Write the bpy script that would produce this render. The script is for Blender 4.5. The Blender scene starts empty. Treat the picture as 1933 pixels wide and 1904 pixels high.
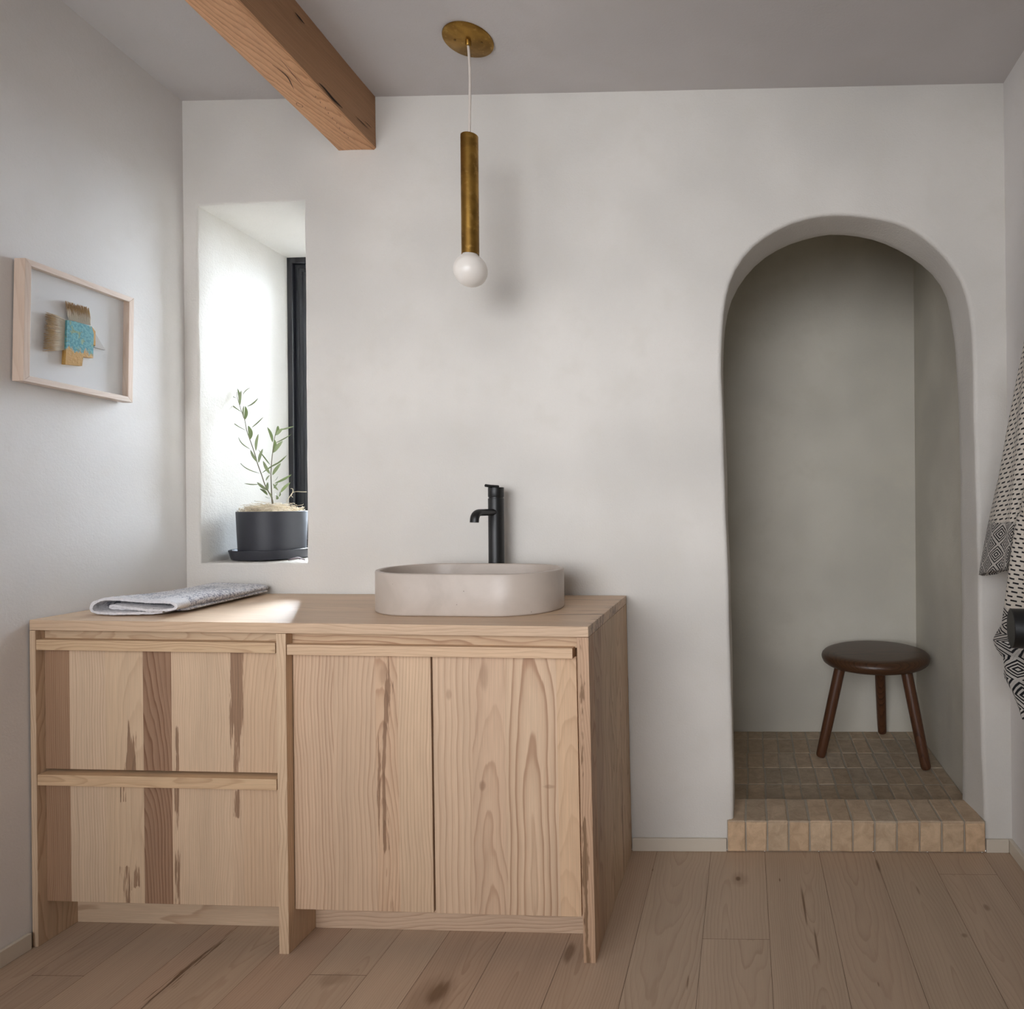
import bpy, bmesh, math, random
from mathutils import Vector, Matrix, noise
from mathutils.geometry import tessellate_polygon
random.seed(7)
scene = bpy.context.scene
COL = scene.collection
PI = math.pi

# ------------------------------------------------------------------ helpers
def lin(r, g, b):
    f = lambda c: (c/255/12.92) if c/255 <= .04045 else ((c/255+.055)/1.055)**2.4
    return (f(r), f(g), f(b), 1.0)

class NT:
    """small node-graph writer"""
    def __init__(self, name):
        self.m = bpy.data.materials.new(name); self.m.use_nodes = True
        self.t = self.m.node_tree; self.t.nodes.clear()
        self.out = self.t.nodes.new('ShaderNodeOutputMaterial')
    def n(self, typ, ins=None, **props):
        nd = self.t.nodes.new(typ)
        for k, v in props.items(): setattr(nd, k, v)
        for k, v in (ins or {}).items():
            s = nd.inputs[k]
            if isinstance(v, bpy.types.NodeSocket): self.t.links.new(v, s)
            else: s.default_value = v
        return nd
    def math(self, op, a, b=0.0, c=0.0, clamp=False):
        return self.n('ShaderNodeMath', {0: a, 1: b, 2: c}, operation=op, use_clamp=clamp).outputs[0]
    def add(self, a, b): return self.math('ADD', a, b)
    def sub(self, a, b): return self.math('SUBTRACT', a, b)
    def mul(self, a, b): return self.math('MULTIPLY', a, b)
    def sstep(self, x, a, b):
        return self.n('ShaderNodeMapRange', {0: x, 1: a, 2: b, 3: 0.0, 4: 1.0}, interpolation_type='SMOOTHSTEP').outputs[0]
    def remap(self, x, a, b, c, d):
        return self.n('ShaderNodeMapRange', {0: x, 1: a, 2: b, 3: c, 4: d}).outputs[0]
    def xyz(self, x, y, z): return self.n('ShaderNodeCombineXYZ', {0: x, 1: y, 2: z}).outputs[0]
    def sep(self, v):
        o = self.n('ShaderNodeSeparateXYZ', {0: v}).outputs; return o[0], o[1], o[2]
    def obj(self): return self.n('ShaderNodeTexCoord').outputs['Object']
    def noise(self, v, scale=1.0, detail=2.0, rough=.5, dist=0.0):
        return self.n('ShaderNodeTexNoise', {'Vector': v, 'Scale': scale, 'Detail': detail, 'Roughness': rough, 'Distortion': dist}).outputs[0]
    def mix(self, f, a, b, blend='MIX'):
        nd = self.n('ShaderNodeMix', data_type='RGBA', blend_type=blend)
        for i, v in ((0, f), (6, a), (7, b)):
            if isinstance(v, bpy.types.NodeSocket): self.t.links.new(v, nd.inputs[i])
            else: nd.inputs[i].default_value = v
        return nd.outputs[2]
    def attr(self, name): return self.n('ShaderNodeAttribute', attribute_name=name)
    def grey(self, f): return self.n('ShaderNodeCombineColor', {0: f, 1: f, 2: f}).outputs[0]
    def bump(self, h, strength=.3, dist=.002):
        return self.n('ShaderNodeBump', {'Height': h, 'Strength': strength, 'Distance': dist}).outputs[0]
    def bsdf(self, color, rough=.5, normal=None, **kw):
        ins = {'Base Color': color, 'Roughness': rough}
        ins.update({k.replace('_', ' '): v for k, v in kw.items()})
        if normal is not None: ins['Normal'] = normal
        b = self.n('ShaderNodeBsdfPrincipled', ins)
        self.t.links.new(b.outputs[0], self.out.inputs[0])
        return b

def simple(name, rgb, rough=.5, bump=None, var=0.0, **kw):
    n = NT(name); co = n.obj()
    c = lin(*rgb)
    if var:
        f = n.noise(co, 35, 3)
        c = n.mix(1.0, c, n.grey(n.remap(f, .3, .7, 1-var, 1+var)), 'MULTIPLY')
    nm = None
    if bump: nm = n.bump(n.noise(co, bump[0], 3), bump[1], bump[2])
    n.bsdf(c, rough, nm, **kw)
    return n.m

def obj(name, verts, faces, mat, parent=None, base=(0, 0, 0), smooth=False, fattr=None, pattr=None, mats=None, fmat=None):
    """link ONE mesh object; verts are world coordinates, base is the thing's origin"""
    b = Vector(base)
    me = bpy.data.meshes.new(name)
    me.from_pydata([tuple(Vector(v)-b) for v in verts], [], [tuple(f) for f in faces])
    for m in (mats or [mat]): me.materials.append(m)
    if fmat: me.polygons.foreach_set('material_index', fmat)
    for an, (ty, vals) in (fattr or {}).items():
        a = me.attributes.new(an, ty, 'FACE')
        if ty == 'FLOAT': a.data.foreach_set('value', vals)
        elif ty == 'FLOAT_COLOR': a.data.foreach_set('color', [c for v in vals for c in v])
        else: a.data.foreach_set('vector', [c for v in vals for c in v])
    for an, (ty, vals) in (pattr or {}).items():
        a = me.attributes.new(an, ty, 'POINT')
        if ty == 'FLOAT': a.data.foreach_set('value', vals)
        else: a.data.foreach_set('vector', [c for v in vals for c in v])
    me.validate(); me.update()
    o = bpy.data.objects.new(name, me); COL.objects.link(o)
    if parent is not None: o.parent = parent
    else: o.location = b
    if smooth: me.polygons.foreach_set('use_smooth', [True]*len(me.polygons))
    return o

def fix_normals(o):
    bm = bmesh.new(); bm.from_mesh(o.data)
    bmesh.ops.recalc_face_normals(bm, faces=bm.faces[:]); bm.to_mesh(o.data); bm.free()
    return o

def bevel(o, w=.0012, seg=2, ang=40):
    m = o.modifiers.new('bevel', 'BEVEL'); m.width = w; m.segments = seg; m.limit_method = 'ANGLE'; m.angle_limit = math.radians(ang)
    o.data.polygons.foreach_set('use_smooth', [True]*len(o.data.polygons))
    m.harden_normals = True
    return o

def thing(name, label, cat, base=(0, 0, 0), group=None):
    o = bpy.data.objects.new(name, None); COL.objects.link(o); o.location = base
    o.empty_display_size = .05
    o['label'] = label; o['category'] = cat
    if group: o['group'] = group
    return o
def tag(o, label, cat, group=None):
    o['label'] = label; o['category'] = cat
    if group: o['group'] = group
    return o
def struct(o, label=None):
    o['kind'] = 'structure'
    if label: o['label'] = label
    return o

class MB:
    def __init__(self): self.v = []; self.f = []; self.fa = {}; self.pa = {}; self.fm = []
    def quad_strip(self, rows, closed=False, cap0=False, cap1=False, mi=0):
        """rows: list of equal-length rings of points"""
        n = len(rows[0]); s = len(self.v)
        for r in rows: self.v += [tuple(p) for p in r]
        m = n if closed else n-1
        for i in range(len(rows)-1):
            for j in range(m):
                k = (j+1) % n
                self.f.append((s+i*n+j, s+i*n+k, s+(i+1)*n+k, s+(i+1)*n+j)); self.fm.append(mi)
        if cap0: self.f.append(tuple(s+j for j in reversed(range(n)))); self.fm.append(mi)
        if cap1: self.f.append(tuple(s+(len(rows)-1)*n+j for j in range(n))); self.fm.append(mi)
        return self
    def box(self, x0, x1, y0, y1, z0, z1, mp=None, mi=0):
        s = len(self.v)
        P = [(x0,y0,z0),(x1,y0,z0),(x1,y1,z0),(x0,y1,z0),(x0,y0,z1),(x1,y0,z1),(x1,y1,z1),(x0,y1,z1)]
        self.v += [mp(*p) if mp else p for p in P]
        for q in ((3,2,1,0),(4,5,6,7),(0,1,5,4),(1,2,6,5),(2,3,7,6),(3,0,4,7)):
            self.f.append(tuple(s+i for i in q)); self.fm.append(mi)
        return self
    def lathe(self, prof, c, n=48, axis='z', cap0=False, cap1=False, mi=0):
        rows = []
        for r, h in prof:
            ring = []
            for k in range(n):
                a = 2*PI*k/n; p = (r*math.cos(a), r*math.sin(a), h)
                if axis == 'x': p = (p[2], p[0], p[1])
                elif axis == 'y': p = (p[1], p[2], p[0])
                ring.append((c[0]+p[0], c[1]+p[1], c[2]+p[2]))
            rows.append(ring)
        return self.quad_strip(rows, True, cap0, cap1, mi)
    def tube(self, pts, rad, n=10, caps=True, flat=None, up=None, mi=0):
        """sweep; rad a number or a list; flat=(lateral, other) factors"""
        pts = [Vector(p) for p in pts]; rows = []
        ref = Vector(up) if up else Vector((.31, .52, .79)); prev = None
        for i, p in enumerate(pts):
            t = (pts[min(i+1, len(pts)-1)]-pts[max(i-1, 0)]).normalized()
            if prev is None:
                a = t.cross(ref)
                if a.length < 1e-4: a = t.cross(Vector((1, 0, 0)))
                a.normalize()
            else: a = (prev-t*prev.dot(t)).normalized()
            prev = a; b = t.cross(a)
            r = rad[i] if isinstance(rad, (list, tuple)) else rad
            fa, fb = flat or (1, 1)
            rows.append([p+a*(math.cos(2*PI*k/n)*r*fa)+b*(math.sin(2*PI*k/n)*r*fb) for k in range(n)])
        return self.quad_strip(rows, True, caps, caps, mi)
    def build(self, name, mat, parent=None, base=(0,0,0), smooth=False, mats=None):
        return obj(name, self.v, self.f, mat, parent, base, smooth, mats=mats, fmat=self.fm if mats else None)

def crom(pts, n):
    """Catmull-Rom through pts, resampled to n points by arc length"""
    P = [Vector(p) for p in pts]; dense = []
    for i in range(len(P)-1):
        p0 = P[max(i-1, 0)]; p1 = P[i]; p2 = P[i+1]; p3 = P[min(i+2, len(P)-1)]
        for k in range(16):
            t = k/16
            dense.append(.5*((2*p1)+(p2-p0)*t+(2*p0-5*p1+4*p2-p3)*t*t+(3*p1-p0-3*p2+p3)*t**3))
    dense.append(P[-1])
    L = [0]
    for a, b in zip(dense, dense[1:]): L.append(L[-1]+(b-a).length)
    out = []; j = 0
    for k in range(n):
        d = L[-1]*k/(n-1)
        while j < len(L)-2 and L[j+1] < d: j += 1
        t = (d-L[j])/max(1e-9, L[j+1]-L[j]); out.append(dense[j].lerp(dense[j+1], min(1, t)))
    return out

# ------------------------------------------------------------------ camera (measured from the room's own geometry)
R_ = ((0.99968359, 0.02393686, -0.00772938), (-0.02395611, 0.99970993, -0.00240762), (0.00766951, 0.00259203, 0.99996723))
cd = bpy.data.cameras.new('camera'); cam = bpy.data.objects.new('camera', cd); COL.objects.link(cam)
right, fwd, up = (Vector(r) for r in R_)
mw = Matrix.Identity(4)
for i in range(3):
    mw[i][0] = right[i]; mw[i][1] = up[i]; mw[i][2] = -fwd[i]
mw[0][3], mw[1][3], mw[2][3] = 1.85467, -2.18426, 1.14794
cam.matrix_world = mw
cd.sensor_fit = 'HORIZONTAL'; cd.sensor_width = 36
cd.lens = 1265.319/1933*36
cd.shift_x = (966.5-1376.139)/1933
cd.shift_y = (942.984-952)/1933
cd.clip_start = .02
scene.camera = cam

# ------------------------------------------------------------------ materials
def plaster(name, rgb, bumpk=1.0, mottle=.05):
    n = NT(name); co = n.obj()
    big = n.noise(co, 1.7, 2, .55, 0.0)
    med = n.noise(co, 9, 2, .6, 0.0)
    fine = n.noise(co, 170, 1, .6)
    c = n.mix(n.sstep(big, .3, .72), lin(*[v*(1-mottle) for v in rgb]), lin(*[min(255, v*(1+mottle*.6)) for v in rgb]))
    c = n.mix(n.mul(n.sstep(med, .45, .75), .35), c, lin(rgb[0]*.97, rgb[1]*.965, rgb[2]*.95))
    speck = n.sstep(n.noise(co, 320, 1, .5), .66, .76)
    c = n.mix(n.mul(speck, .10), c, lin(120, 105, 90))
    tro = n.noise(co, 4.5, 2, .62, 1.0)
    h = n.add(n.mul(tro, .34), n.add(n.mul(n.noise(co, 26, 2, .65, 0.0), .22), n.mul(fine, .20)))
    n.bsdf(c, .82, n.bump(h, .75*bumpk, .006), **{'Specular IOR Level': .25})
    return n.m

def wood(name, axis, light, dark, fib=.10, rough=.55, bump=.12, darkc=(120, 88, 66), spec=.35, marks=(), ringw=1.0, wobk=1.0):
    """sawn timber: growth rings around a pith line, per-board face attributes
    par=(pith across, pith depth, slope)  par2=(ring spacing, ring strength, seed)  tint  dk"""
    n = NT(name); x, y, z = n.sep(n.obj())
    a, b, l = {'z': (x, y, z), 'zy': (y, x, z), 'x': (y, z, x), 'xf': (z, y, x), 'y': (x, z, y), 'yf': (z, x, y)}[axis]
    pu, pd, sl = n.sep(n.attr('par').outputs['Vector'])
    sp, st, sd = n.sep(n.attr('par2').outputs['Vector'])
    tint = n.attr('tint').outputs['Color']; dk = n.attr('dk').outputs['Fac']
    wob = n.noise(n.xyz(sd, n.mul(a, 1.5), n.add(n.mul(l, 2.3), sd)), 1.0, 2, .5)
    wob2 = n.noise(n.xyz(n.mul(a, 9), n.add(sd, 3.3), n.add(n.mul(l, 3.0), n.mul(sd, 2))), 1.0, 2, .5)
    A = n.add(n.sub(a, pu), n.mul(n.sub(wob, .5), .045*wobk))
    D = n.add(n.sub(b, pd), n.add(n.mul(sl, l), n.mul(n.sub(wob2, .5), .05*wobk)))
    r = n.math('SQRT', n.add(n.mul(A, A), n.mul(D, D)))
    jit = n.noise(n.xyz(n.mul(a, 80), n.mul(b, 80), n.add(n.mul(l, 9), sd)), 1.0, 2, .6)
    mid = n.noise(n.xyz(n.mul(a, 26), n.mul(b, 26), n.add(n.mul(l, 5), n.mul(sd, 3))), 1.0, 2, .55)
    r = n.add(r, n.add(n.mul(n.sub(jit, .5), .0026), n.mul(n.sub(mid, .5), .0065*ringw)))
    fr = n.math('FRACT', n.add(n.math('DIVIDE', r, sp), sd))
    late = n.mul(n.add(n.mul(n.sstep(fr, .1, .8), .42), n.mul(n.sstep(fr, .62, .88), .58)), n.sub(1.0, n.sstep(fr, .90, 1.0)))
    ringvar = n.noise(n.xyz(n.math('FLOOR', n.add(n.math('DIVIDE', r, sp), sd)), sd, 0.0), 3.7, 0)
    late = n.mul(late, n.remap(ringvar, .3, .7, .45, 1.1))
    fibn = n.noise(n.xyz(n.mul(a, 420), n.mul(b, 420), n.add(n.mul(l, 9), sd)), 1.0, 2, .65)
    low = n.noise(n.xyz(n.mul(a, 14), n.mul(b, 14), n.add(n.mul(l, 1.3), sd)), 1.0, 3, .55)
    c = n.mix(n.math('MULTIPLY', late, st, clamp=True), lin(*light), lin(*dark))
    c = n.mix(1.0, c, tint, 'MULTIPLY')
    c = n.mix(1.0, c, n.grey(n.remap(low, .25, .75, .91, 1.07)), 'MULTIPLY')
    c = n.mix(1.0, c, n.grey(n.remap(fibn, .25, .75, 1-fib, 1+fib*.8)), 'MULTIPLY')
    dn = n.noise(n.xyz(n.mul(a, 95), n.mul(b, 30), n.add(n.mul(l, 5.2), n.mul(sd, 1.7))), 1.0, 4, .66)
    dm = n.sstep(n.add(dk, n.mul(n.sub(dn, .5), 1.5)), .46, .56)
    dcol = n.mix(n.mul(late, .5), lin(*darkc), lin(*[v*.72 for v in darkc]))
    dcol = n.mix(1.0, dcol, n.grey(n.remap(fibn, .25, .75, .85, 1.2)), 'MULTIPLY')
    c = n.mix(n.mul(dm, .85), c, dcol)
    for (ma, ml, ra, rl, k) in marks:
        q = n.math('SQRT', n.add(n.math('POWER', n.math('DIVIDE', n.sub(a, ma), ra), 2.0), n.math('POWER', n.math('DIVIDE', n.sub(l, ml), rl), 2.0)))
        q = n.add(q, n.mul(n.sub(jit, .5), .7))
        c = n.mix(n.mul(n.sub(1.0, n.sstep(q, .35, 1.0)), k), c, lin(*darkc))
    h = n.add(n.mul(fibn, .6), n.mul(late, .4))
    n.bsdf(c, rough, n.bump(h, bump, .001), **{'Specular IOR Level': spec})
    return n.m

ASH_L, ASH_D = (209, 184, 159), (160, 125, 100)
DKC = (136, 104, 80)
W_Z = wood('ash_boards_upright', 'z', ASH_L, ASH_D, darkc=DKC, marks=[(.485, .425, .011, .017, .55), (.655, .425, .020, .007, .40), (.40, .655, .010, .018, .35), (.49, .70, .016, .05, .35), (.23, .70, .018, .035, .35)])
W_ZY = wood('ash_boards_side', 'zy', ASH_L, ASH_D, darkc=(122, 94, 68))
W_X = wood('ash_boards_level', 'x', ASH_L, ASH_D, darkc=(140, 112, 88), rough=.42)
W_XF = wood('ash_rail_level', 'xf', ASH_L, ASH_D, darkc=DKC)
W_FLOOR = wood('maple_planks', 'y', (190, 168, 146), (146, 118, 95), fib=.06, rough=.5, bump=.06, darkc=(104, 76, 52), spec=.3,
    marks=[(1.825, -.165, .010, .016, .8), (1.83, -.17, .035, .05, .25), (2.012, -.30, .005, .11, .75), (2.03, -.46, .004, .10, .7), (2.26, -.09, .006, .05, .6), (2.35, -.22, .004, .03, .4), (1.71, -.60, .003, .03, .6),
           (1.40, -.50, .016, .05, .6), (1.13, -.64, .030, .05, .7), (1.12, -.66, .07, .10, .3), (.86, -.60, .05, .03, .25), (1.95, -.17, .003, .012, .7), (2.42, -.42, .010, .012, .4), (2.52, -.30, .012, .02, .4), (1.56, -.12, .003, .01, .6), (2.16, -.60, .003, .012, .5)])
W_BEAM = wood('fir_beam', 'y', (208, 162, 124), (156, 106, 68), ringw=.3, wobk=.3, fib=.14, rough=.6, bump=.35, darkc=(44, 30, 22), spec=.25)
W_WAL = wood('walnut', 'x', (86, 58, 38), (40, 25, 16), fib=.25, rough=.36, bump=.15, darkc=(36, 20, 14), spec=.5)
W_WALZ = wood('walnut_leg', 'z', (98, 62, 40), (48, 28, 18), fib=.2, rough=.38, bump=.12, darkc=(36, 20, 14), spec=.5)
W_FR = wood('maple_frame', 'yf', (216, 198, 184), (198, 174, 154), fib=.05, rough=.5, bump=.03)
W_FRZ = wood('maple_frame_upright', 'z', (208, 186, 168), (188, 160, 138), fib=.05, rough=.5, bump=.03)

PLASTER = plaster('lime_plaster', (222, 218, 211))
PLASTER_L = plaster('smooth_plaster', (226, 223, 220), .35, .025)
PLASTER_C = plaster('ceiling_plaster', (208, 204, 202), .3, .03)
PLASTER_S = plaster('shower_plaster', (222, 217, 204), .9, .07)
PAINT = simple('skirting_paint', (212, 202, 186), .45)
BLACK = simple('matt_black_metal', (14, 14, 14), .42)
WINBLK = simple('black_window_frame', (24, 25, 30), .32)
POT = simple('charcoal_ceramic', (38, 39, 46), .5, (260, .15, .0006), .05)
WHITECORD = simple('white_cord', (220, 210, 200), .6)
RUBBER = simple('dark_gap', (14, 12, 10), .8)

def mat_brass():
    n = NT('aged_brass'); co = n.obj()
    f = n.noise(co, 16, 4, .5, .4); g = n.noise(co, 60, 3, .6)
    c = n.mix(n.sstep(f, .35, .68), lin(128, 96, 44), lin(166, 128, 62))
    c = n.mix(n.mul(n.sstep(g, .55, .7), .35), c, lin(200, 160, 92))
    n.bsdf(c, n.remap(f, .3, .7, .5, .3), None, Metallic=.9)
    return n.m
BRASS = mat_brass()
def mat_concrete():
    n = NT('taupe_concrete'); co = n.obj()
    f = n.noise(co, 7, 5, .6, .5)
    c = n.mix(n.sstep(f, .3, .7), lin(176, 163, 151), lin(190, 177, 165))
    v = n.n('ShaderNodeTexVoronoi', {'Vector': co, 'Scale': 55.0}).outputs['Distance']
    pick = n.sstep(n.noise(co, 16, 1), .60, .64)
    pin = n.mul(n.sub(1.0, n.sstep(v, .05, .09)), pick)
    c = n.mix(n.mul(pin, .75), c, lin(80, 64, 52))
    n.bsdf(c, .34, n.bump(n.sub(n.mul(n.noise(co, 40, 3), .2), pin), .2, .001), **{'Specular IOR Level': .45})
    return n.m
CONC = mat_concrete()
def mat_glass(name, k=1.0):
    n = NT(name)
    fr = n.n('ShaderNodeFresnel', {'IOR': 1.5}).outputs[0]
    tr = n.n('ShaderNodeBsdfTransparent', {'Color': (.97, .98, .98, 1)})
    gl = n.n('ShaderNodeBsdfGlossy', {'Color': (1, 1, 1, 1), 'Roughness': .0})
    mx = n.n('ShaderNodeMixShader', {0: n.math('MULTIPLY', fr, k, clamp=True), 1: tr.outputs[0], 2: gl.outputs[0]})
    n.t.links.new(mx.outputs[0], n.out.inputs[0]); return n.m
GLASS = mat_glass('window_glass'); PGLASS = mat_glass('picture_glass', .28)
def mat_bulb():
    n = NT('opal_glass'); n.bsdf(lin(240, 234, 226), .28, None, **{'Subsurface Weight': .3, 'Subsurface Radius': (.02, .02, .02), 'Specular IOR Level': .5}); return n.m
OPAL = mat_bulb()
def mat_tile():
    n = NT('terracotta_tile'); co = n.obj(); tint = n.attr('tint').outputs['Color']
    f = n.noise(co, 24, 5, .65, .6); g = n.noise(co, 140, 4, .7)
    c = n.mix(n.sstep(f, .25, .75), lin(178, 156, 132), lin(206, 184, 158))
    c = n.mix(n.mul(n.sstep(g, .55, .75), .45), c, lin(205, 190, 168))
    c = n.mix(n.mul(n.sub(1.0, n.sstep(g, .25, .36)), .5), c, lin(112, 90, 70))
    c = n.mix(1.0, c, tint, 'MULTIPLY')
    n.bsdf(c, .75, n.bump(n.add(f, n.mul(g, .6)), .5, .003), **{'Specular IOR Level': .25}); return n.m
TILE = mat_tile()
GROUT = simple('grey_grout', (176, 166, 150), .9, (300, .4, .001), .08)

# ------------------------------------------------------------------ the room
CZ = 2.478
def slope(x): return max(0.0, .112-.062*max(0, x))
def ceil_z(x, y): return CZ + slope(x)*min(1.6, max(0.0, -y))
XL, XR, YF = -.003, 2.709, -4.2
# floor: mixed-width planks running towards the back wall
seams = [-.05, .11, .24, .405, .475, .64, .79, .93, 1.06, 1.21, 1.385, 1.56, 1.735, 1.91, 2.085, 2.26, 2.435, 2.61, 2.76]
ends = {1: [-.597, -1.9], 4: [-2.2], 6: [-.586, -1.7], 12: [-.442, -1.8], 16: [-.135, -1.6], 3: [-1.1], 9: [-1.3], 14: [-2.0]}
tones = {0: (.93, .91, .90), 1: (.88, .86, .86), 2: (.95, .93, .92), 3: (.94, .88, .86), 4: (.96, .93, .9), 5: (.93, .86, .83), 6: (.98, .96, .94), 7: (1.02, 1.0, .98),
         8: (.95, .89, .86), 9: (.97, .92, .9), 10: (.98, .93, .9), 11: (.99, .97, .95), 12: (1.02, 1.0, .98), 13: (1.0, .98, .96), 14: (1.0, .97, .95), 15: (.98, .97, .95), 16: (1.02, 1.0, .98), 17: (.98, .95, .93)}
V, F, TI, PA, P2, DK = [], [], [], [], [], []
for i in range(len(seams)-1):
    x0, x1 = seams[i]+.0005, seams[i+1]-.0005
    ys = [.0]+sorted(ends.get(i, [-1.4-.37*(i % 4)]), reverse=True)+[YF]
    for k in range(len(ys)-1):
        y1, y0 = ys[k]-.0005, ys[k+1]+.0005
        t = tones[i]; j = 1+random.uniform(-.035, .035) if k else 1
        cx = (x0+x1)/2
        pu = cx+random.choice((-1, 1))*random.uniform(.0, .05); pd = -random.uniform(.015, .05); sl = random.choice((-1, 1))*random.uniform(.02, .07)
        sp = random.uniform(.005, .010); sd = random.uniform(0, 9)
        nseg = 14
        yy = [y0+(y1-y0)*(q/nseg) for q in range(nseg+1)]
        s = len(V)
        for yv in yy:
            for xv in (x0, cx, x1):
                V.append((xv, yv, 0)); d = 0
                if i == 3 and xv == x1 or (i == 4 and xv == x0): d = .5
                if i == 6 and k == 0: d = .12
                DK.append(d)
        for q in range(nseg):
            for w in (0, 1):
                F.append((s+q*3+w, s+q*3+w+1, s+q*3+w+4, s+q*3+w+3))
                TI.append((t[0]*j, t[1]*j, t[2]*j, 1)); PA.append((pu, pd, sl)); P2.append((sp, .30, sd))
s = len(V); V += [(-.1, YF, -.004), (2.8, YF, -.004), (2.8, 0.0, -.004), (-.1, 0.0, -.004)]; DK += [1]*4
F.append((s, s+1, s+2, s+3)); TI.append((.25, .2, .18, 1)); PA.append((0, 0, 0)); P2.append((.01, .2, 0))
struct(obj('floor', V, F, W_FLOOR, fattr={'tint': ('FLOAT_COLOR', TI), 'par': ('FLOAT_VECTOR', PA), 'par2': ('FLOAT_VECTOR', P2)}, pattr={'dk': ('FLOAT', DK)}),
       'pale maple plank floor of mixed board widths')
# ceiling
m = MB(); nx, ny = 30, 40
rows = []
for j in range(ny+1):
    y = .02+(YF-.02)*j/ny
    rows.append([(XL-.05+(XR-XL+.1)*i/nx, y, ceil_z(XL-.05+(XR-XL+.1)*i/nx, y)) for i in range(nx+1)])
m.quad_strip(rows); struct(m.build('ceiling', PLASTER_C, smooth=True), 'plain white plaster ceiling')
# left and right walls
m = MB(); rows = []
for j in range(31):
    y = .0+YF*j/30; rows.append([(XL, y, -.02+k/8*2.85) for k in range(9)])
m.quad_strip(rows); struct(m.build('wall_left', PLASTER_L, smooth=True), 'smooth white wall with the framed picture')
m = MB(); rows = []
for j in range(31):
    y = .0+YF*j/30; rows.append([(XR-.011*max(0, k/8*2.85/2.48) + .0, y, -.02+k/8*2.7) for k in reversed(range(9))])
m.quad_strip(rows); struct(m.build('wall_right', PLASTER_L, smooth=True), 'white wall behind the hanging robe')

# back wall with window niche and arched shower doorway
arch = [(1.81, .0), (1.81, .102), (1.802, .699), (1.789, 1.217), (1.783, 1.459), (1.782, 1.62), (1.793, 1.775), (1.827, 1.885), (1.893, 1.972), (1.988, 2.032), (2.074, 2.057), (2.168, 2.064),
        (2.279, 2.052), (2.382, 2.021), (2.466, 1.965), (2.534, 1.887), (2.576, 1.792), (2.593, 1.655), (2.598, 1.381), (2.607, .868), (2.613, .354), (2.622, .105), (2.622, .0)]
archi = [(1.812, .0), (1.811, .102), (1.804, .699), (1.793, 1.217), (1.785, 1.459), (1.782, 1.66), (1.80, 1.796), (1.839, 1.886), (1.904, 1.962), (1.997, 2.019), (2.09, 2.05), (2.173, 2.062),
         (2.292, 2.043), (2.401, 1.999), (2.501, 1.924), (2.555, 1.84), (2.578, 1.73), (2.590, 1.583), (2.599, 1.307), (2.602, .868), (2.602, .354), (2.602, .105), (2.602, .0)]
NA = 96
def c2(L, n): return [(p.x, p.y) for p in crom([(x, z, 0) for x, z in L], n)]
AO, AI = c2(arch, NA), c2(archi, NA)
def wobble(loop, amp, sc, seed):
    out = []
    for x, z in loop:
        v = noise.noise_vector(Vector((x*sc+seed, z*sc, seed)))
        out.append((x+v.x*amp, z+v.y*amp))
    return out
def offset_open(loop, d):
    """offset polyline to its left (outside of the opening when run left-up-over-down)"""
    out = []
    for i, (x, z) in enumerate(loop):
        a = loop[max(0, i-1)]; b = loop[min(len(loop)-1, i+1)]
        tx, tz = b[0]-a[0], b[1]-a[1]; L = math.hypot(tx, tz) or 1
        out.append((x-tz/L*d, z+tx/L*d))
    out[0] = (out[0][0], loop[0][1]); out[-1] = (out[-1][0], loop[-1][1])
    return out
AO = wobble(AO, .0035, 6, 1.3); AI = wobble(AI, .003, 7, 4.1)
AO[0] = (AO[0][0], 0); AO[-1] = (AO[-1][0], 0); AI[0] = (AI[0][0], 0); AI[-1] = (AI[-1][0], 0)
# niche loops, anticlockwise from bottom-left going up (left edge up, top right, right edge down)
def rect_loop(bl, tl, tr, br, n=24):
    out = []
    for a, b in ((bl, tl), (tl, tr), (tr, br), (br, bl)):
        for k in range(n): out.append((a[0]+(b[0]-a[0])*k/n, a[1]+(b[1]-a[1])*k/n))
    return out
def off_closed(loop, d):
    out = []; n = len(loop)
    cx = sum(p[0] for p in loop)/n; cz = sum(p[1] for p in loop)/n
    xs = [p[0] for p in loop]; zs = [p[1] for p in loop]
    w = (max(xs)-min(xs))/2; h = (max(zs)-min(zs))/2
    return [(cx+(x-cx)*(1+d/w), cz+(z-cz)*(1+d/h)) for x, z in loop]
NO = wobble(rect_loop((.044, .946), (.044, 2.132), (.406, 2.142), (.404, .945)), .0025, 9, 2.2)
NI = rect_loop((.040, .949), (.040, 2.113), (.402, 2.118), (.402, .949))
mb = MB()
# wall face
ro, rn = .013, .006
face_arch = offset_open(AO, ro); face_n = off_closed(NO, rn)
outer = [(XL-.03, -.02)]
bl = [(XL-.03, 0), ] 
poly = [(XL-.03, 0.0)] + [(x, z) for x, z in face_arch] + [(XR+.03, 0.0), (XR+.03, 2.56), (XL-.03, 2.56)]
hole = list(reversed(face_n))
P3 = [[Vector((x, z, 0)) for x, z in poly], [Vector((x, z, 0)) for x, z in hole]]
tris = tessellate_polygon(P3)
flat = [p for L in P3 for p in L]
s = len(mb.v); mb.v += [(p.x, 0.0, p.y) for p in flat]
for t in tris:
    a, b, c = (flat[i] for i in t)
    ar = (b-a).cross(c-a).z
    mb.f.append(tuple(s+i for i in (t if ar > 0 else reversed(t)))); mb.fm.append(0)
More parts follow.
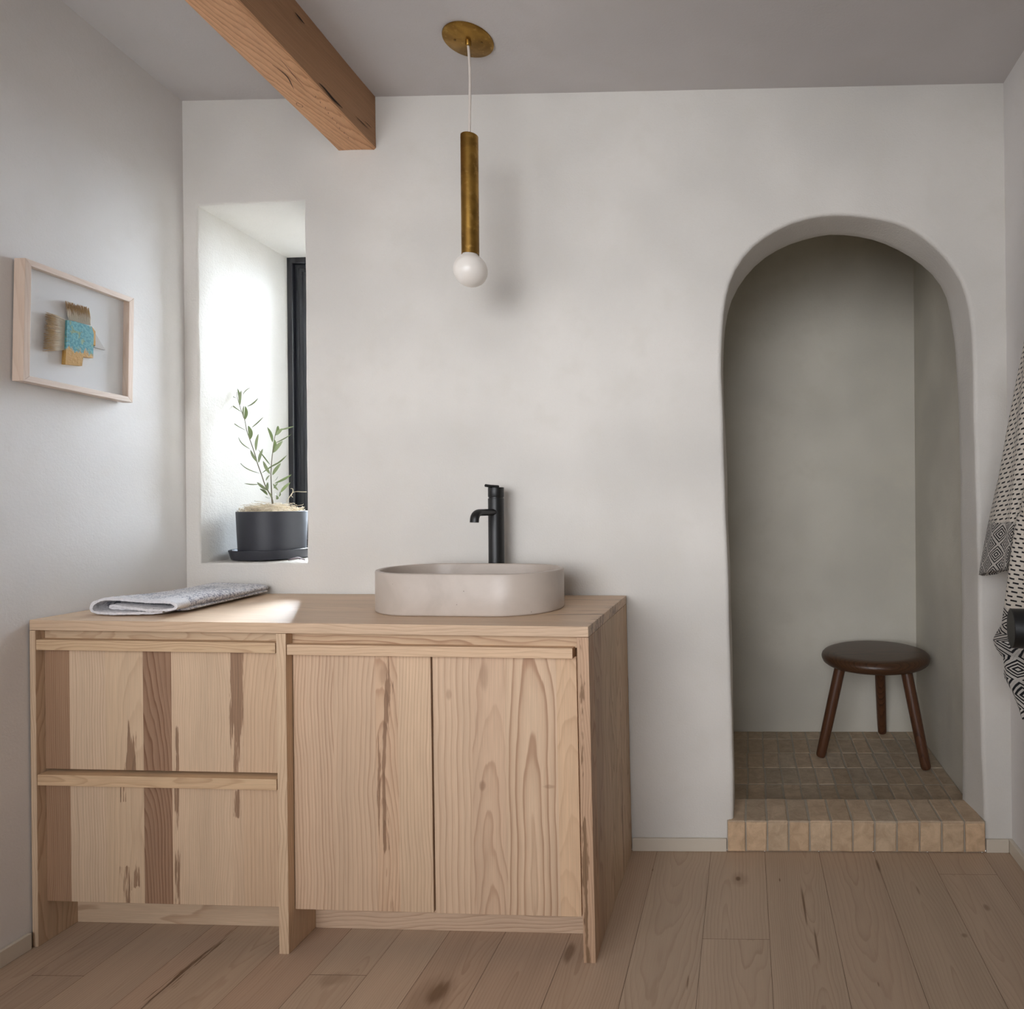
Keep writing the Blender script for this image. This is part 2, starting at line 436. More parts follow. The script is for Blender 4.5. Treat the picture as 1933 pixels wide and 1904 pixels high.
# rounded arris + reveals
rows = []
for k in range(6):
    a = k/5*PI/2
    L = offset_open(AO, ro*(1-math.sin(a)))
    rows.append([(x, ro*(1-math.cos(a)), z) for x, z in L])
for k in range(1, 6):
    t = k/5
    rows.append([(AO[i][0]*(1-t)+AI[i][0]*t, ro+(.155-ro)*t, AO[i][1]*(1-t)+AI[i][1]*t) for i in range(NA)])
for k in range(1, 4):
    a = k/3*PI/2
    L = offset_open(AI, .006*(1-math.cos(a)))
    rows.append([(x, .155+.006*math.sin(a), z) for x, z in L])
mb.quad_strip(rows)
# shower side of the wall
back = offset_open(AI, .006)
P3 = [[Vector((x, z, 0)) for x, z in ([(1.15, 0.0)]+back+[(2.70, 0.0), (2.70, 2.5), (1.15, 2.5)])]]
tris = tessellate_polygon(P3); s = len(mb.v); mb.v += [(p.x, .161, p.y) for p in P3[0]]
for t in tris:
    mb.f.append(tuple(s+i for i in t)); mb.fm.append(0)
rows = []
for k in range(4):
    a = k/3*PI/2; L = off_closed(NO, rn*(1-math.sin(a)))
    rows.append([(x, rn*(1-math.cos(a)), z) for x, z in L])
for k in range(1, 9):
    t = k/8
    rows.append([(NO[i][0]*(1-t)+NI[i][0]*t, rn+(.54-rn)*t, NO[i][1]*(1-t)+NI[i][1]*t) for i in range(len(NO))])
mb.quad_strip(rows, closed=True)
wb = mb.build('wall_back', PLASTER)
me = wb.data; me.polygons.foreach_set('use_smooth', [True]*len(me.polygons))
bm = bmesh.new(); bm.from_mesh(me); bmesh.ops.remove_doubles(bm, verts=bm.verts[:], dist=.00005)
for e in bm.edges:
    if len(e.link_faces) == 2 and e.calc_face_angle(0) > math.radians(38): e.smooth = False
bm.to_mesh(me); bm.free()
struct(wb, 'hand trowelled plaster wall with window niche and arched opening')

# shower room shell
m = MB(); x0, x1, y0, y1, zf, zt = 1.16, 2.679, .16, 1.085, .0, 2.46
m.v = [(x0,y0,zf),(x1,y0,zf),(x1,y1,zf),(x0,y1,zf),(x0,y0,zt),(x1,y0,zt),(x1,y1,zt),(x0,y1,zt)]
m.f = [(4,5,6,7),(1,2,6,5),(2,3,7,6),(3,0,4,7)]; m.fm = [0]*4
struct(m.build('wall_shower', PLASTER_S), 'plaster shower walls behind the arch')
def tiles(name, cells, thick, label, mapf=None):
    """cells: (origin, du, dv, normal, tint) -> bevelled tiles over a grout bed, one mesh"""
    V, F, T, M = [], [], [], []
    for (o, du, dv, nn, tint) in cells:
        o, du, dv, nn = Vector(o), Vector(du), Vector(dv), Vector(nn)
        s = len(V); g = .0030
        L1, L2 = du.length, dv.length; u, v = du/L1, dv/L2
        jt = lambda: random.uniform(-.0012, .0012)
        cs = [(g+jt(), g+jt()), (L1-g+jt(), g+jt()), (L1-g+jt(), L2-g+jt()), (g+jt(), L2-g+jt())]
        hh = random.uniform(-.0008, .0008); bv = .003
        for a, b in cs: V.append(tuple(o+u*a+v*b))
        for a, b in cs: V.append(tuple(o+u*a+v*b+nn*(thick-bv*.7+hh)))
        mc = (L1/2, L2/2)
        for a, b in cs:
            aa = a+bv*(1 if a < mc[0] else -1); b2 = b+bv*(1 if b < mc[1] else -1)
            V.append(tuple(o+u*aa+v*b2+nn*(thick+hh)))
        flip = u.cross(v).dot(nn) < 0
        fs = [(8,9,10,11)]+[(i, (i+1) % 4, 4+(i+1) % 4, 4+i) for i in range(4)]+[(4+i, 4+(i+1) % 4, 8+(i+1) % 4, 8+i) for i in range(4)]
        for f in fs:
            F.append(tuple(s+i for i in (reversed(f) if flip else f))); T.append((*tint, 1)); M.append(0)
    return V, F, T, M
def tl(base, j=.10, sat=0):
    k = 1+random.uniform(-j, j); w = random.uniform(-.035, .035)
    return (base[0]*k*(1+w), base[1]*k, base[2]*k*(1-w))
cells = []
xs = [1.16+.0695*k for k in range(22)]
off = 1.786-1.16-.0695*9
yr = [.15, .315, .48, .642, .806, .977, 1.085]
for i in range(len(yr)-1):
    jx = random.uniform(-.004, .004)
    for x in xs:
        xa = x+off+jx
        xb = min(xa+.0695, 2.678)
        if xb-xa > .015: cells.append(((xa, yr[i], 0), (xb-xa, 0, 0), (0, yr[i+1]-yr[i], 0), (0, 0, 1), tl((1.0, 1.03, 1.05), .10)))
V, F, T, M = tiles('floor_shower', cells, .010, '')
s = len(V); V += [(1.16, .14, .0082), (2.68, .14, .0082), (2.68, 1.086, .0082), (1.16, 1.086, .0082)]; F.append((s, s+1, s+2, s+3)); T.append((1, 1, 1, 1)); M.append(1)
struct(obj('floor_shower', V, F, None, mats=[TILE, GROUT], fmat=M, fattr={'tint': ('FLOAT_COLOR', T)}), 'small terracotta brick tiles on the shower floor')
# tiled curb at the doorway
cells = []
jo = [1.787, 1.849, 1.919, 1.988, 2.056, 2.126, 2.195, 2.265, 2.337, 2.41, 2.481, 2.554, 2.622]
for a, b in zip(jo, jo[1:]):
    t = tl((1.06, 1.0, .92), .10); t2 = (lambda q: tl((1.0, 1.0, 1.0), .08))(0)
    cells.append(((a, -.004, .0), (b-a, 0, 0), (0, 0, .098), (0, -1, 0), t))
    aa, bb = max(a, 1.788), min(b, 2.621)
    cells.append(((aa, -.012, .0915), (bb-aa, 0, 0), (0, .164, 0), (0, 0, 1), t2))
V, F, T, M = tiles('trim_1', cells, .009, '')
s = len(V)
bx = MB().box(1.788, 2.621, -.0055, .151, .0, .0985); V += bx.v; F += [tuple(s+i for i in f) for f in bx.f]; T += [(1, 1, 1, 1)]*6; M += [1]*6
struct(obj('trim_1', V, F, None, mats=[TILE, GROUT], fmat=M, fattr={'tint': ('FLOAT_COLOR', T)}), 'low terracotta tiled step in the arched opening')

# skirting boards
def base_board(name, x0, x1, y0, y1, h, label):
    o = MB().box(x0, x1, y0, y1, 0, h).build(name, PAINT); bevel(o, .002); struct(o, label); return o
base_board('baseboard_back', 1.4785, 1.786, -.012, -.0005, .041, 'low skirting board between cabinet and tiled step')
base_board('baseboard_back', 2.623, 2.695, -.012, -.0005, .042, 'short skirting board right of the tiled step')
base_board('baseboard_right', 2.696, 2.7085, -3.9, -.0005, .042, 'low skirting board on the right wall')
base_board('baseboard_left', -.0025, .009, -3.9, -.503, .042, 'low skirting board on the left wall')

# ------------------------------------------------------------------ window in the niche
win = bpy.data.objects.new('window_1', None); COL.objects.link(win); win.location = (.22, .48, .949); win['kind'] = 'structure'; win['label'] = 'narrow black framed casement window at the back of the niche'
WB = (.22, .48, .949)
def ring_frame(mb, x0, x1, z0, z1, prof):
    """prof: list of (inset, y); swept round a rectangle"""
    rows = []
    for ins, y in prof:
        rows.append([(x0+ins, y, z0+ins), (x1-ins, y, z0+ins), (x1-ins, y, z1-ins), (x0+ins, y, z1-ins)])
    mb.quad_strip(rows, closed=True)
m = MB(); ring_frame(m, .036, .407, .946, 2.121, [(0, .53), (0, .44), (.024, .44), (.026, .442), (.026, .458)]); m.build('frame', WINBLK, win, WB)
m = MB(); ring_frame(m, .036, .407, .946, 2.121, [(.0255, .50), (.0255, .4575), (.0275, .4555), (.040, .4555), (.042, .459), (.052, .459), (.055, .464), (.066, .466), (.078, .482), (.078, .50)]); m.build('sash', WINBLK, win, WB)
m = MB(); m.box(.11, .333, .488, .492, 1.02, 2.05); m.build('pane', GLASS, win, WB)

# ------------------------------------------------------------------ ceiling beam
V, F, TI, PA, P2, DK = [], [], [], [], [], []
bx0, bx1 = .516, .646
def beam_bot(y): return 2.305+.076*(-y)
sy = [-.0005-i*.05 for i in range(80)]
for i, y in enumerate(sy):
    zb, zt = beam_bot(y), ceil_z(.58, y)+.012
    w = lambda k: noise.noise(Vector((y*3.1, k*7.7, 2)))*.0035
    e = .006
    ring = [(bx0+w(1), zt), (bx0+w(2), zb+e+w(3)), (bx0+e+w(2), zb+w(3)), ((bx0*.62+bx1*.38), zb+w(4)), ((bx0*.3+bx1*.7), zb+w(4)), (bx1-e+w(5), zb+w(6)), (bx1+w(5), zb+e+w(6)), (bx1+w(7), zb+.06), (bx1+w(7), zb+.12), (bx1+w(8), zt)]
    for j, (x, z) in enumerate(ring):
        V.append((x, y, z)); d = 0
        DK.append(d)
nr = 10
for i in range(len(sy)-1):
    for j in range(nr-1):
        F.append((i*nr+j, i*nr+j+1, (i+1)*nr+j+1, (i+1)*nr+j))
F.append(tuple(range(nr-1, -1, -1)))
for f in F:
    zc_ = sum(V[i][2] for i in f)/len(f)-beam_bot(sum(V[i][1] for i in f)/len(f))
    k_ = 1.16 if zc_ < .01 else .66  # lit underside and shaded sides of the beam painted into the tint
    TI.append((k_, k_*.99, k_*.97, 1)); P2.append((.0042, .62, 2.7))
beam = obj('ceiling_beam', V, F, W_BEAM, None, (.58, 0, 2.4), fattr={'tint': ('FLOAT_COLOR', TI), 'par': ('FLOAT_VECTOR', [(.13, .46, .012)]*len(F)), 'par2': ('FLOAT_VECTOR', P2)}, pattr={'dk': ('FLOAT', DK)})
beam.data.polygons.foreach_set('use_smooth', [True]*len(F)); beam.data.set_sharp_from_angle(angle=math.radians(50))
tag(beam, 'exposed reddish timber beam with drying cracks under the white ceiling', 'beam')
# drying cracks and a knot on the beam (part of its surface)
m = MB()
def crack(pts, w):
    rows = []; n = len(pts)
    for i, p in enumerate(pts):
        t = i/(n-1); ww = w*math.sin(PI*min(.97, max(.03, t)))**.7
        p = Vector(p); rows.append([p+Vector((-ww, 0, 0)), p+Vector((ww, 0, 0))])
    m.quad_strip(rows)
def bpt(f, y): return (bx0+(bx1-bx0)*f, y, beam_bot(y)-.0042)
random.seed(11)
crack([bpt(.52+.07*math.sin(k*.5), -.395+.012*k) for k in range(9)], .0016)
crack([bpt(.80-.012*k, -.42+.017*k) for k in range(8)], .0008)
for k in range(9):
    y = -.27+k*.024; f = .80-.02*k+random.uniform(-.03, .03)
    crack([bpt(f, y), bpt(f-.012, y+.004), bpt(f-.03, y+.009)], .0009)
def spt(f, y): return (bx1+.0042, y, beam_bot(y)+(.165)*f)
def crack_s(pts, w):
    rows = []; n = len(pts)
    for i, p in enumerate(pts):
        t = i/(n-1); ww = w*math.sin(PI*min(.97, max(.03, t)))**.7
        p = Vector(p); rows.append([p+Vector((0, 0, -ww)), p+Vector((0, 0, ww))])
    m.quad_strip(rows)
crack_s([spt(.07+.01*math.sin(k), -.30+.014*k) for k in range(9)], .004)
crack_s([spt(.20+.03*k/6, -.12+.012*k) for k in range(7)], .0015)
crack_s([spt(.30+.02*k/6, -.07+.008*k) for k in range(6)], .0012)
crack_s([spt(.80, -.40+.01*k) for k in range(5)], .003)
# knot ring
rows = []
for k in range(25):
    a = 2*PI*k/24; rows.append([(bx0+.032+math.cos(a)*r, -.232+math.sin(a)*r*1.5, beam_bot(-.232)-.0042) for r in (.0075, .0066)])
m.quad_strip(rows)
m.build('drying_cracks', simple('crack_dark', (48, 32, 24), .9), beam, (.58, 0, 2.4))

# ------------------------------------------------------------------ vanity cabinet (front line measured, slightly out of square like the house)
FL = 1.4766; FU = Vector((.99957591, -.02912044))
def cm(u, rec, z):
    """cabinet space: u along the front, rec back from the front, z up (nominal .847 high) -> world"""
    t = u/FL
    zz = z*(1-.0165*t)
    uu = u-.012*max(0, t)**3*z/.84
    x = .001+FU[0]*uu; yf = -.495+FU[1]*uu
    depth = -.0015-yf
    return (x, yf+rec*depth/.5, zz)
def rc(r): return r*.5/.5
class Boards:
    def __init__(self): self.v, self.f, self.t, self.p, self.q, self.d = [], [], [], [], [], []
    def add(self, us, rs, zs, board, dk=None, mp=cm, across='u'):
        """box gridded at us x rs x zs; board(mid u, mid r, mid z)->(tint, par, par2)"""
        idx = {}
        nu, nr_, nz = len(us)-1, len(rs)-1, len(zs)-1
        def vid(i, j, k):
            key = (i, j, k)
            if key not in idx:
                idx[key] = len(self.v); self.v.append(mp(us[i], rs[j], zs[k]))
                self.d.append(dk(us[i], rs[j], zs[k]) if dk else 0.0)
            return idx[key]
        def q(a, b, c, d, mid):
            self.f.append((vid(*a), vid(*b), vid(*c), vid(*d)))
            t, p, p2 = board(*mid); self.t.append((*t, 1)); self.p.append(p); self.q.append(p2)
        um = lambda i: (us[i]+us[i+1])/2
        rm = lambda j: (rs[j]+rs[j+1])/2
        zm = lambda k: (zs[k]+zs[k+1])/2
        for i in range(nu):
            for k in range(nz):
                q((i,0,k),(i+1,0,k),(i+1,0,k+1),(i,0,k+1), (um(i), rs[0], zm(k)))
                q((i+1,nr_,k),(i,nr_,k),(i,nr_,k+1),(i+1,nr_,k+1), (um(i), rs[-1], zm(k)))
        for j in range(nr_):
            for k in range(nz):
                q((0,j+1,k),(0,j,k),(0,j,k+1),(0,j+1,k+1), (us[0], rm(j), zm(k)))
                q((nu,j,k),(nu,j+1,k),(nu,j+1,k+1),(nu,j,k+1), (us[-1], rm(j), zm(k)))
        for i in range(nu):
            for j in range(nr_):
                q((i,j+1,0),(i+1,j+1,0),(i+1,j,0),(i,j,0), (um(i), rm(j), zs[0]))
                q((i,j,nz),(i+1,j,nz),(i+1,j+1,nz),(i,j+1,nz), (um(i), rm(j), zs[-1]))
        return self
    def build(self, name, mat, parent, base, bev=.0012):
        o = obj(name, self.v, self.f, mat, parent, base, fattr={'tint': ('FLOAT_COLOR', self.t), 'par': ('FLOAT_VECTOR', self.p), 'par2': ('FLOAT_VECTOR', self.q)}, pattr={'dk': ('FLOAT', self.d)})
        if bev: bevel(o, bev)
        return o
def one(tint, par, par2): return lambda u, r, z: (tint, par, par2)
def ramp(vals, n):
    out = []
    for a, b in zip(vals, vals[1:]):
        k = max(1, round((b-a)/n)); out += [a+(b-a)*i/k for i in range(k)]
    return out+[vals[-1]]
def lookup(edges, specs):
    def f(u, r, z):
        for i in range(len(specs)):
            if u <= edges[i+1]: return specs[i]
        return specs[-1]
    return f
VB = (.70, -.25, 0)
van = thing('vanity_cabinet', 'pale ash vanity cabinet with two drawers and two doors under the sink counter', 'cabinet', VB)
OX, OY = -VB[0], -VB[1]     # object coordinates are relative to the thing's base
def par(u, pd, sl=0.0, depth=-.5): return (u+OX, depth+OY+pd, sl)
T1 = (1.0, .985, .95); T2 = (.97, .94, .90); TP = (.98, .94, .91); TY = (1.0, .955, .86)
# panels
left = Boards().add(ramp([.0, .0155], .02), ramp([.0, .494], .06), ramp([0, .8195], .1), one((.97, .94, .87), (-.5, .1, .01), (.006, .5, 1.3)))
left.build('side_panel', W_ZY, van, VB)
div = Boards().add([.6635, .689], ramp([.0, .494], .06), ramp([0, .8195], .1), one((1.03, .99, .90), (-.4, .08, .02), (.006, .45, 4.2)))
div.build('divider_panel', W_ZY, van, VB)
re_ = [.0, .05, .13, .22, .30, .385, .44, .494]
rspec = [((.84, .74, .66), (-.1, .04, .03), (.007, .6, 1.1)), ((.80, .75, .70), (-.3, .1, .02), (.008, .5, 2.2)), ((.92, .90, .84), (-.2, .3, .01), (.008, .4, 3.1)), ((.90, .88, .80), (-.1, .2, .01), (.007, .5, 4.7)),
         ((.95, .92, .84), (.1, .1, .02), (.008, .5, 5.2)), ((.90, .86, .78), (.0, .04, .03), (.008, .6, 6.6)), ((.85, .80, .70), (.1, .1, .02), (.007, .5, 7.7))]
def rboard(u, r, z):
    for i in range(len(rspec)):
        if r <= re_[i+1]: return rspec[i]
    return rspec[-1]
def rdk(u, r, z):
    t = z/.82
    if u < 1.47: return .30+.25*math.exp(-((u-1.455)/.006)**2) if r < .002 else .0
    return max(.46*math.exp(-((r-.035)/.022)**2)*(1 if t > .25 else .4), .40*math.exp(-((r-.21)/.012)**2)*(1 if t > .2 else 0), .42*math.exp(-((r-.36)/.03)**2)*(1.1 if t < .7 else .3), .35*math.exp(-((r-.46)/.03)**2))
rp = Boards().add([1.446, 1.455, 1.4635, 1.4766], ramp(re_, .02), ramp([0, .8195], .05), rboard, rdk)
rp.build('side_panel', W_ZY, van, VB)
# toe kicks, carcass, aprons
Boards().add(ramp([.0157, .6633], .1), [.104, .122], [0, .125], one((.97, .95, .90), (.06, -.6, .0), (.010, .45, 1.7))).build('toe_kick', W_XF, van, VB)
Boards().add(ramp([.6892, 1.4458], .1), [.103, .121], [0, .125], one((.98, .94, .91), (.11, -.28, .05), (.007, .5, 6.1))).build('toe_kick', W_XF, van, VB)
Boards().add([.0157, .6633], [.024, .040], [.79, .8195], one((.88, .85, .77), (.80, -.9, .0), (.004, .5, 2.9))).build('apron', W_XF, van, VB)
Boards().add([.6892, 1.4458], [.024, .040], [.787, .8195], one((.86, .80, .70), (.74, -.30, .06), (.008, .8, 5.9))).build('apron', W_XF, van, VB)
Boards().add([.0158, .6632], [.052, .488], [.123, .786], one((.5, .45, .4), (0, 0, 0), (.01, .3, 1))).build('carcass', W_Z, van, VB, 0)
Boards().add([.6893, 1.4457], [.052, .488], [.123, .784], one((.5, .45, .4), (0, 0, 0), (.01, .3, 1))).build('carcass', W_Z, van, VB, 0)
# drawers: boards continue from the upper front to the lower one
de = [.0157, .0837, .182, .285, .3624, .523, .555, .6605]
BR = (.74, .62, .53)
dspec = [((.58, .475, .40), par(.25, .06, .0), (.0055, .6, 1.9)), ((1.0, .985, .94), par(-.02, .05, .04), (.0075, .42, 2.3)), ((.985, .95, .87), par(.265, .012, .06), (.012, .22, 3.1)),
         ((.53, .425, .365), par(.27, .03, .12), (.0085, .8, 4.4)), ((1.0, .965, .90), par(.60, .09, .03), (.0055, .30, 5.5)), ((.98, .93, .86), par(.60, .05, .0), (.006, .3, 6.3)), ((.95, .885, .80), par(.70, .05, .14), (.010, .38, 7.2))]
dboard = lookup(de, dspec)
def spike(u, z, u0, z0, w, h, up=True):
    """lens / flame shaped heartwood streak"""
    t = (z-z0)/h
    if not up: t = -t
    if t < -.02 or t > 1: return 0
    ww = w*(1-max(0, t))
    return max(0.0, 1-abs(u-u0)/max(.002, ww))*.85 if t >= 0 else 0
def ddk(u, r, z):
    d = 0
    # stripe along the joint of the 6th board
    if .512 < u < .560:
        top = 1 if z > .60 else max(0.0, .62+(z-.46)/.14*.38)
        low = .9 if .33 < z < .4178 and u < .552 else 0
        if z > .45: d = max(d, (.92-.36*abs(u-.539)/.017 if u > .522 else .32)*top if u < .5551 else 0)
        else: d = max(d, low*(.62 if .528 < u < .548 else .2))
    # flame in the third board, both drawers
    d = max(d, 1.15*spike(u, z, .252, .4525, .034, .165))
    if z < .43: d = max(d, .9*spike(u, z, .262, .15, .024, .17), .62*math.exp(-((u-.225)/.02)**2)*(1 if z > .37 else 0), .6*math.exp(-((u-.235)/.02)**2)*(1 if z < .2 else 0), .62*math.exp(-((u-.372)/.012)**2))
    if z > .45: d = max(d, .64*math.exp(-((u-.374)/.010)**2)*(1 if z < .56 else max(0, 1-(z-.56)/.05)))
    d = max(d, .62*math.exp(-((u-.660)/.005)**2))
    return d
for (z0, z1, h0, h1) in ((.4527, .7705, .7688, .7958), (.1055, .4185, .4180, .4462)):
    dr = Boards().add(ramp(de, .0135), [.0235, .0425], ramp([z0, z1], .016), dboard, ddk).build('drawer', W_Z, van, VB, .0009)
    if z0 > .4: tn, pr = (.98, .91, .77), (.77, -.52, .02)
    else: tn, pr = (.97, .89, .745), (.43, -.48, .015)
    Boards().add(ramp([.0161, .6602], .1), [.0012, .0445], [h0, h1], one(tn, (pr[0], pr[1]+OY, pr[2]), (.0065, .5, 3.3 if z0 > .4 else 8.1))).build('handle_rail', W_XF, dr, VB, .0012)
# door rail
Boards().add(ramp([.6907, 1.4342], .1), [.0012, .0445], [.765, .7917], one((1.0, .93, .83), (.72, -.55+OY, .03), (.008, .4, 4.9))).build('handle_rail', W_XF, van, VB)
# doors
e1 = [.6907, .7975, .910, .968, 1.0555]
d1 = [((.985, .925, .865), par(.95, .05, .0), (.0085, .62, 1.2)), ((.97, .915, .855), par(.93, .02, .05), (.012, .55, 2.7)), ((.93, .845, .765), par(.925, .02, .10), (.0095, .6, 3.8)), ((1.0, .955, .88), par(.80, .06, .02), (.0085, .45, 5.9))]
def dk1(u, r, z):
    d = 0
    if .905 < u < .9685:
        w = .5+.5*math.sin(z*9+1.2)
        d = .60*math.exp(-((u-(.925+.02*w))/.020)**2)*(1 if .25 < z < .70 else .55)
    return d
Boards().add(ramp(e1, .012), [.0235, .0425], ramp([.101, .7655], .02), lookup(e1, d1), dk1).build('door', W_Z, van, VB, .0009)
e2 = [1.0605, 1.162, 1.25, 1.384, 1.4372]
d2 = [((1.0, .955, .90), par(1.30, .02, .03), (.016, .55, 1.5)), ((.95, .885, .83), par(1.206, -.030, .065), (.0105, .5, 2.45)), ((1.03, .985, .92), par(1.318, .012, .085), (.017, .78, 3.35)), ((1.02, .935, .82), par(1.41, -.04, .10), (.010, .26, 4.6))]
Boards().add(ramp(e2, .02), [.0235, .0425], ramp([.1, .7655], .05), lookup(e2, d2)).build('door', W_Z, van, VB, .0009)

# countertop: glued-up boards running left to right
ct_e = [0, .062, .125, .19, .245, .31, .375, .44, .4945]
ctt = [(1.0, .965, .90), (1.03, .99, .93), (.99, .95, .88), (1.02, .975, .90), (.96, .92, .85), (1.0, .95, .88), (1.02, .97, .90), (.97, .93, .87)]
def cboard(u, r, z):
    for i in range(8):
        if r <= ct_e[i+1]:
            t = ctt[i]
            return ((t[0]*.96, t[1]*.95, t[2]*.95) if r < .001 else t), (-.45+i*.06+(.08 if i % 2 else -.1), .30, .02*(i % 3-1)), (.0075, .42, 1.3*i+.7)
def cdk(u, r, z):
    d = 0
    if u > 1.02: d = max(d, .50*math.exp(-((r-.155)/.022)**2)*min(1, (u-1.02)/.1), .50*math.exp(-((r-.41)/.026)**2)*min(1, (u-1.02)/.1))
    if u > 1.4765 and .0 < r < .5: d = max(d, .52 if (.03 < r < .16 or .22 < r < .36) else .3)
    return d
CB = (.70, -.25, .83)
ct = Boards().add(ramp([0, FL], .06), ramp(ct_e, .033), [.8203, .847], cboard, cdk).build('countertop', W_X, None, CB, .0014)
tag(ct, 'pale ash worktop lying on the vanity cabinet beneath the basin', 'countertop')
def ctz(x): return .847*(1-.0165*(x/FL))

# ------------------------------------------------------------------ vessel sink
SX, SY, SA, SH, SR, SHT = 1.0622, -.2622, -.0173, .1131, .1508, .1134
def stad(r, z, n=28):
    out = []
    for k in range(2*n):
        a = -PI/2+PI*k/(n-1) if k < n else PI/2+PI*(k-n)/(n-1)
        ex = SH if k < n else -SH
        x = ex+r*math.cos(a); y = r*math.sin(a)
        X = SX+x*math.cos(SA)-y*math.sin(SA); Y = SY+x*math.sin(SA)+y*math.cos(SA)
        out.append((X, Y, z-.0095*(X-SX)))
    return out
zb = ctz(SX)+.0004
prof = [(SR-.012, 0), (SR-.003, 0), (SR-.0005, .002), (SR, .006), (SR, SHT-.003), (SR-.0012, SHT-.0008), (SR-.003, SHT), (SR-.0105, SHT), (SR-.0122, SHT-.001), (SR-.013, SHT-.003), (SR-.015, .045), (SR-.022, .026), (SR-.036, .018), (SR-.07, .015), (.012, .013)]
m = MB(); m.quad_strip([stad(r, zb+h) for r, h in prof], closed=True)
m.f.append(tuple(range(55, -1, -1))); m.fm.append(0)
SB = (SX, SY, zb)
sink = thing('vessel_sink', 'oval taupe concrete vessel sink standing on the wooden counter', 'sink', SB)
o = m.build('basin', CONC, sink, SB, True); o.data.set_sharp_from_angle(angle=math.radians(45))
m = MB(); m.lathe([(.0, .0175), (.020, .0175), (.022, .0165), (.022, .012)], (SX, SY, zb)); m.build('drain', BLACK, sink, SB, True)

# ------------------------------------------------------------------ faucet
FX, FY = 1.0625, -.070; fz = ctz(FX)
FB = (FX, FY, fz)
fau = thing('faucet', 'tall matt black single lever faucet standing behind the basin', 'faucet', FB)
def sharp(o, a=40): o.data.polygons.foreach_set('use_smooth', [True]*len(o.data.polygons)); o.data.set_sharp_from_angle(angle=math.radians(a)); return o
m = MB(); m.lathe([(.0, .0), (.0262, .0), (.0262, .003), (.0242, .004), (.0242, .314), (.0238, .3155), (.0222, .3158), (.0222, .3205)], (FX, FY, fz+.0003)); sharp(m.build('body', BLACK, fau, FB))
m = MB(); m.lathe([(.0222, .3200), (.0238, .3204), (.0242, .3212), (.0242, .3495), (.0236, .3510), (.0, .3512)], (FX, FY, fz)); sharp(m.build('cap', BLACK, fau, FB))
m = MB(); m.tube([(FX+.004, FY+.008, fz+.3535), (1.054, -.098, fz+.3548), (1.0465, -.114, fz+.3562), (1.0463, -.1145, fz+.3563)], [.0046, .0046, .0046, .003], 14); sharp(m.build('lever', BLACK, fau, FB))
ex, ey = 1.038-FX, -.190-FY; L = math.hypot(ex, ey); dx, dy = ex/L, ey/L
pts = [(FX+dx*.012, FY+dy*.012, 1.1095), (FX+dx*.06, FY+dy*.06, 1.1095), (FX+dx*(L-.030), FY+dy*(L-.030), 1.1095)]
for k in range(1, 9):
    a = k/8*PI/2*.92
    pts.append((FX+dx*(L-.030+.024*math.sin(a)), FY+dy*(L-.030+.024*math.sin(a)), 1.1095-.024*(1-math.cos(a))))
e = pts[-1]; pts += [(e[0]+dx*.001, e[1]+dy*.001, e[2]-.008)]
m = MB(); m.tube(pts, 1.0, 20, True, (.0142, .0104), (0, 0, 1)); sharp(m.build('spout', BLACK, fau, FB))
m = MB(); e = pts[-1]; m.lathe([(0, -.0004), (.0085, -.0004), (.0085, .003)], e, 20); m.build('aerator', simple('aerator_grey', (120, 118, 112), .4), fau, FB)

# ------------------------------------------------------------------ pendant lamp
PX, PY = 1.0595, -.249; cz = ceil_z(PX, PY); sl_ = slope(PX)
PB = (PX, PY, cz)
pen = thing('pendant_lamp', 'slim aged brass tube pendant with round white bulb hanging above the basin', 'lamp', PB)
def ctilt(mb):  # lie flat against the sloping ceiling
    mb.v = [(x, y, z-sl_*(y-PY)) for x, y, z in mb.v]
m = MB(); m.lathe([(0, -.0008), (.0702, -.0008), (.0706, -.002), (.0704, -.0052), (.0690, -.0062), (0, -.0064)], (PX, PY, cz)); ctilt(m); sharp(m.build('canopy', BRASS, pen, PB))
m = MB(); m.lathe([(.0085, -.006), (.0085, -.019), (.007, -.021), (.0, -.021)], (PX, PY, cz), 20); sharp(m.build('cord_grip', BRASS, pen, PB))
for s in (-1, 1):
    m = MB(); m.lathe([(.0028, -.0062), (.0024, -.0085), (0, -.0088)], (PX+s*.037, PY+.006*s, cz-sl_*.006*s), 12); m.build('screw', simple('screw_brass', (110, 84, 44), .4, Metallic=.8), pen, PB)
cord = crom([(PX, PY, cz-.018), (PX+.004, PY, cz-.09), (PX+.0035, PY, cz-.17), (PX+.001, PY, 2.20), (PX+.001, PY, 2.17)], 30)
m = MB(); m.tube(cord, .0038, 10); m.build('cord', WHITECORD, pen, PB, True)
TB, TT = 1.862, 2.209
m = MB(); m.lathe([(.0045, TT-.001), (.023, TT-.0005), (.0244, TT-.002), (.0246, TT-.01), (.0246, TB+.002), (.0244, TB), (.0226, TB), (.0226, TB+.06), (.0, TB+.06)], (PX+.001, PY, 0), 40); sharp(m.build('tube', BRASS, pen, PB))
bz, br = 1.8165, .0475; prof = [(.0, bz-br)]
for k in range(1, 21):
    a = -PI/2+k/20*(PI*.5+.95); prof.append((br*math.cos(a), bz+br*math.sin(a)))
prof += [(.0225, bz+br*.93), (.0195, bz+br+.004), (.0185, bz+br+.012), (.0185, TB+.05)]
m = MB(); m.lathe(prof, (PX+.001, PY, 0), 40); m.build('bulb', OPAL, pen, PB, True)

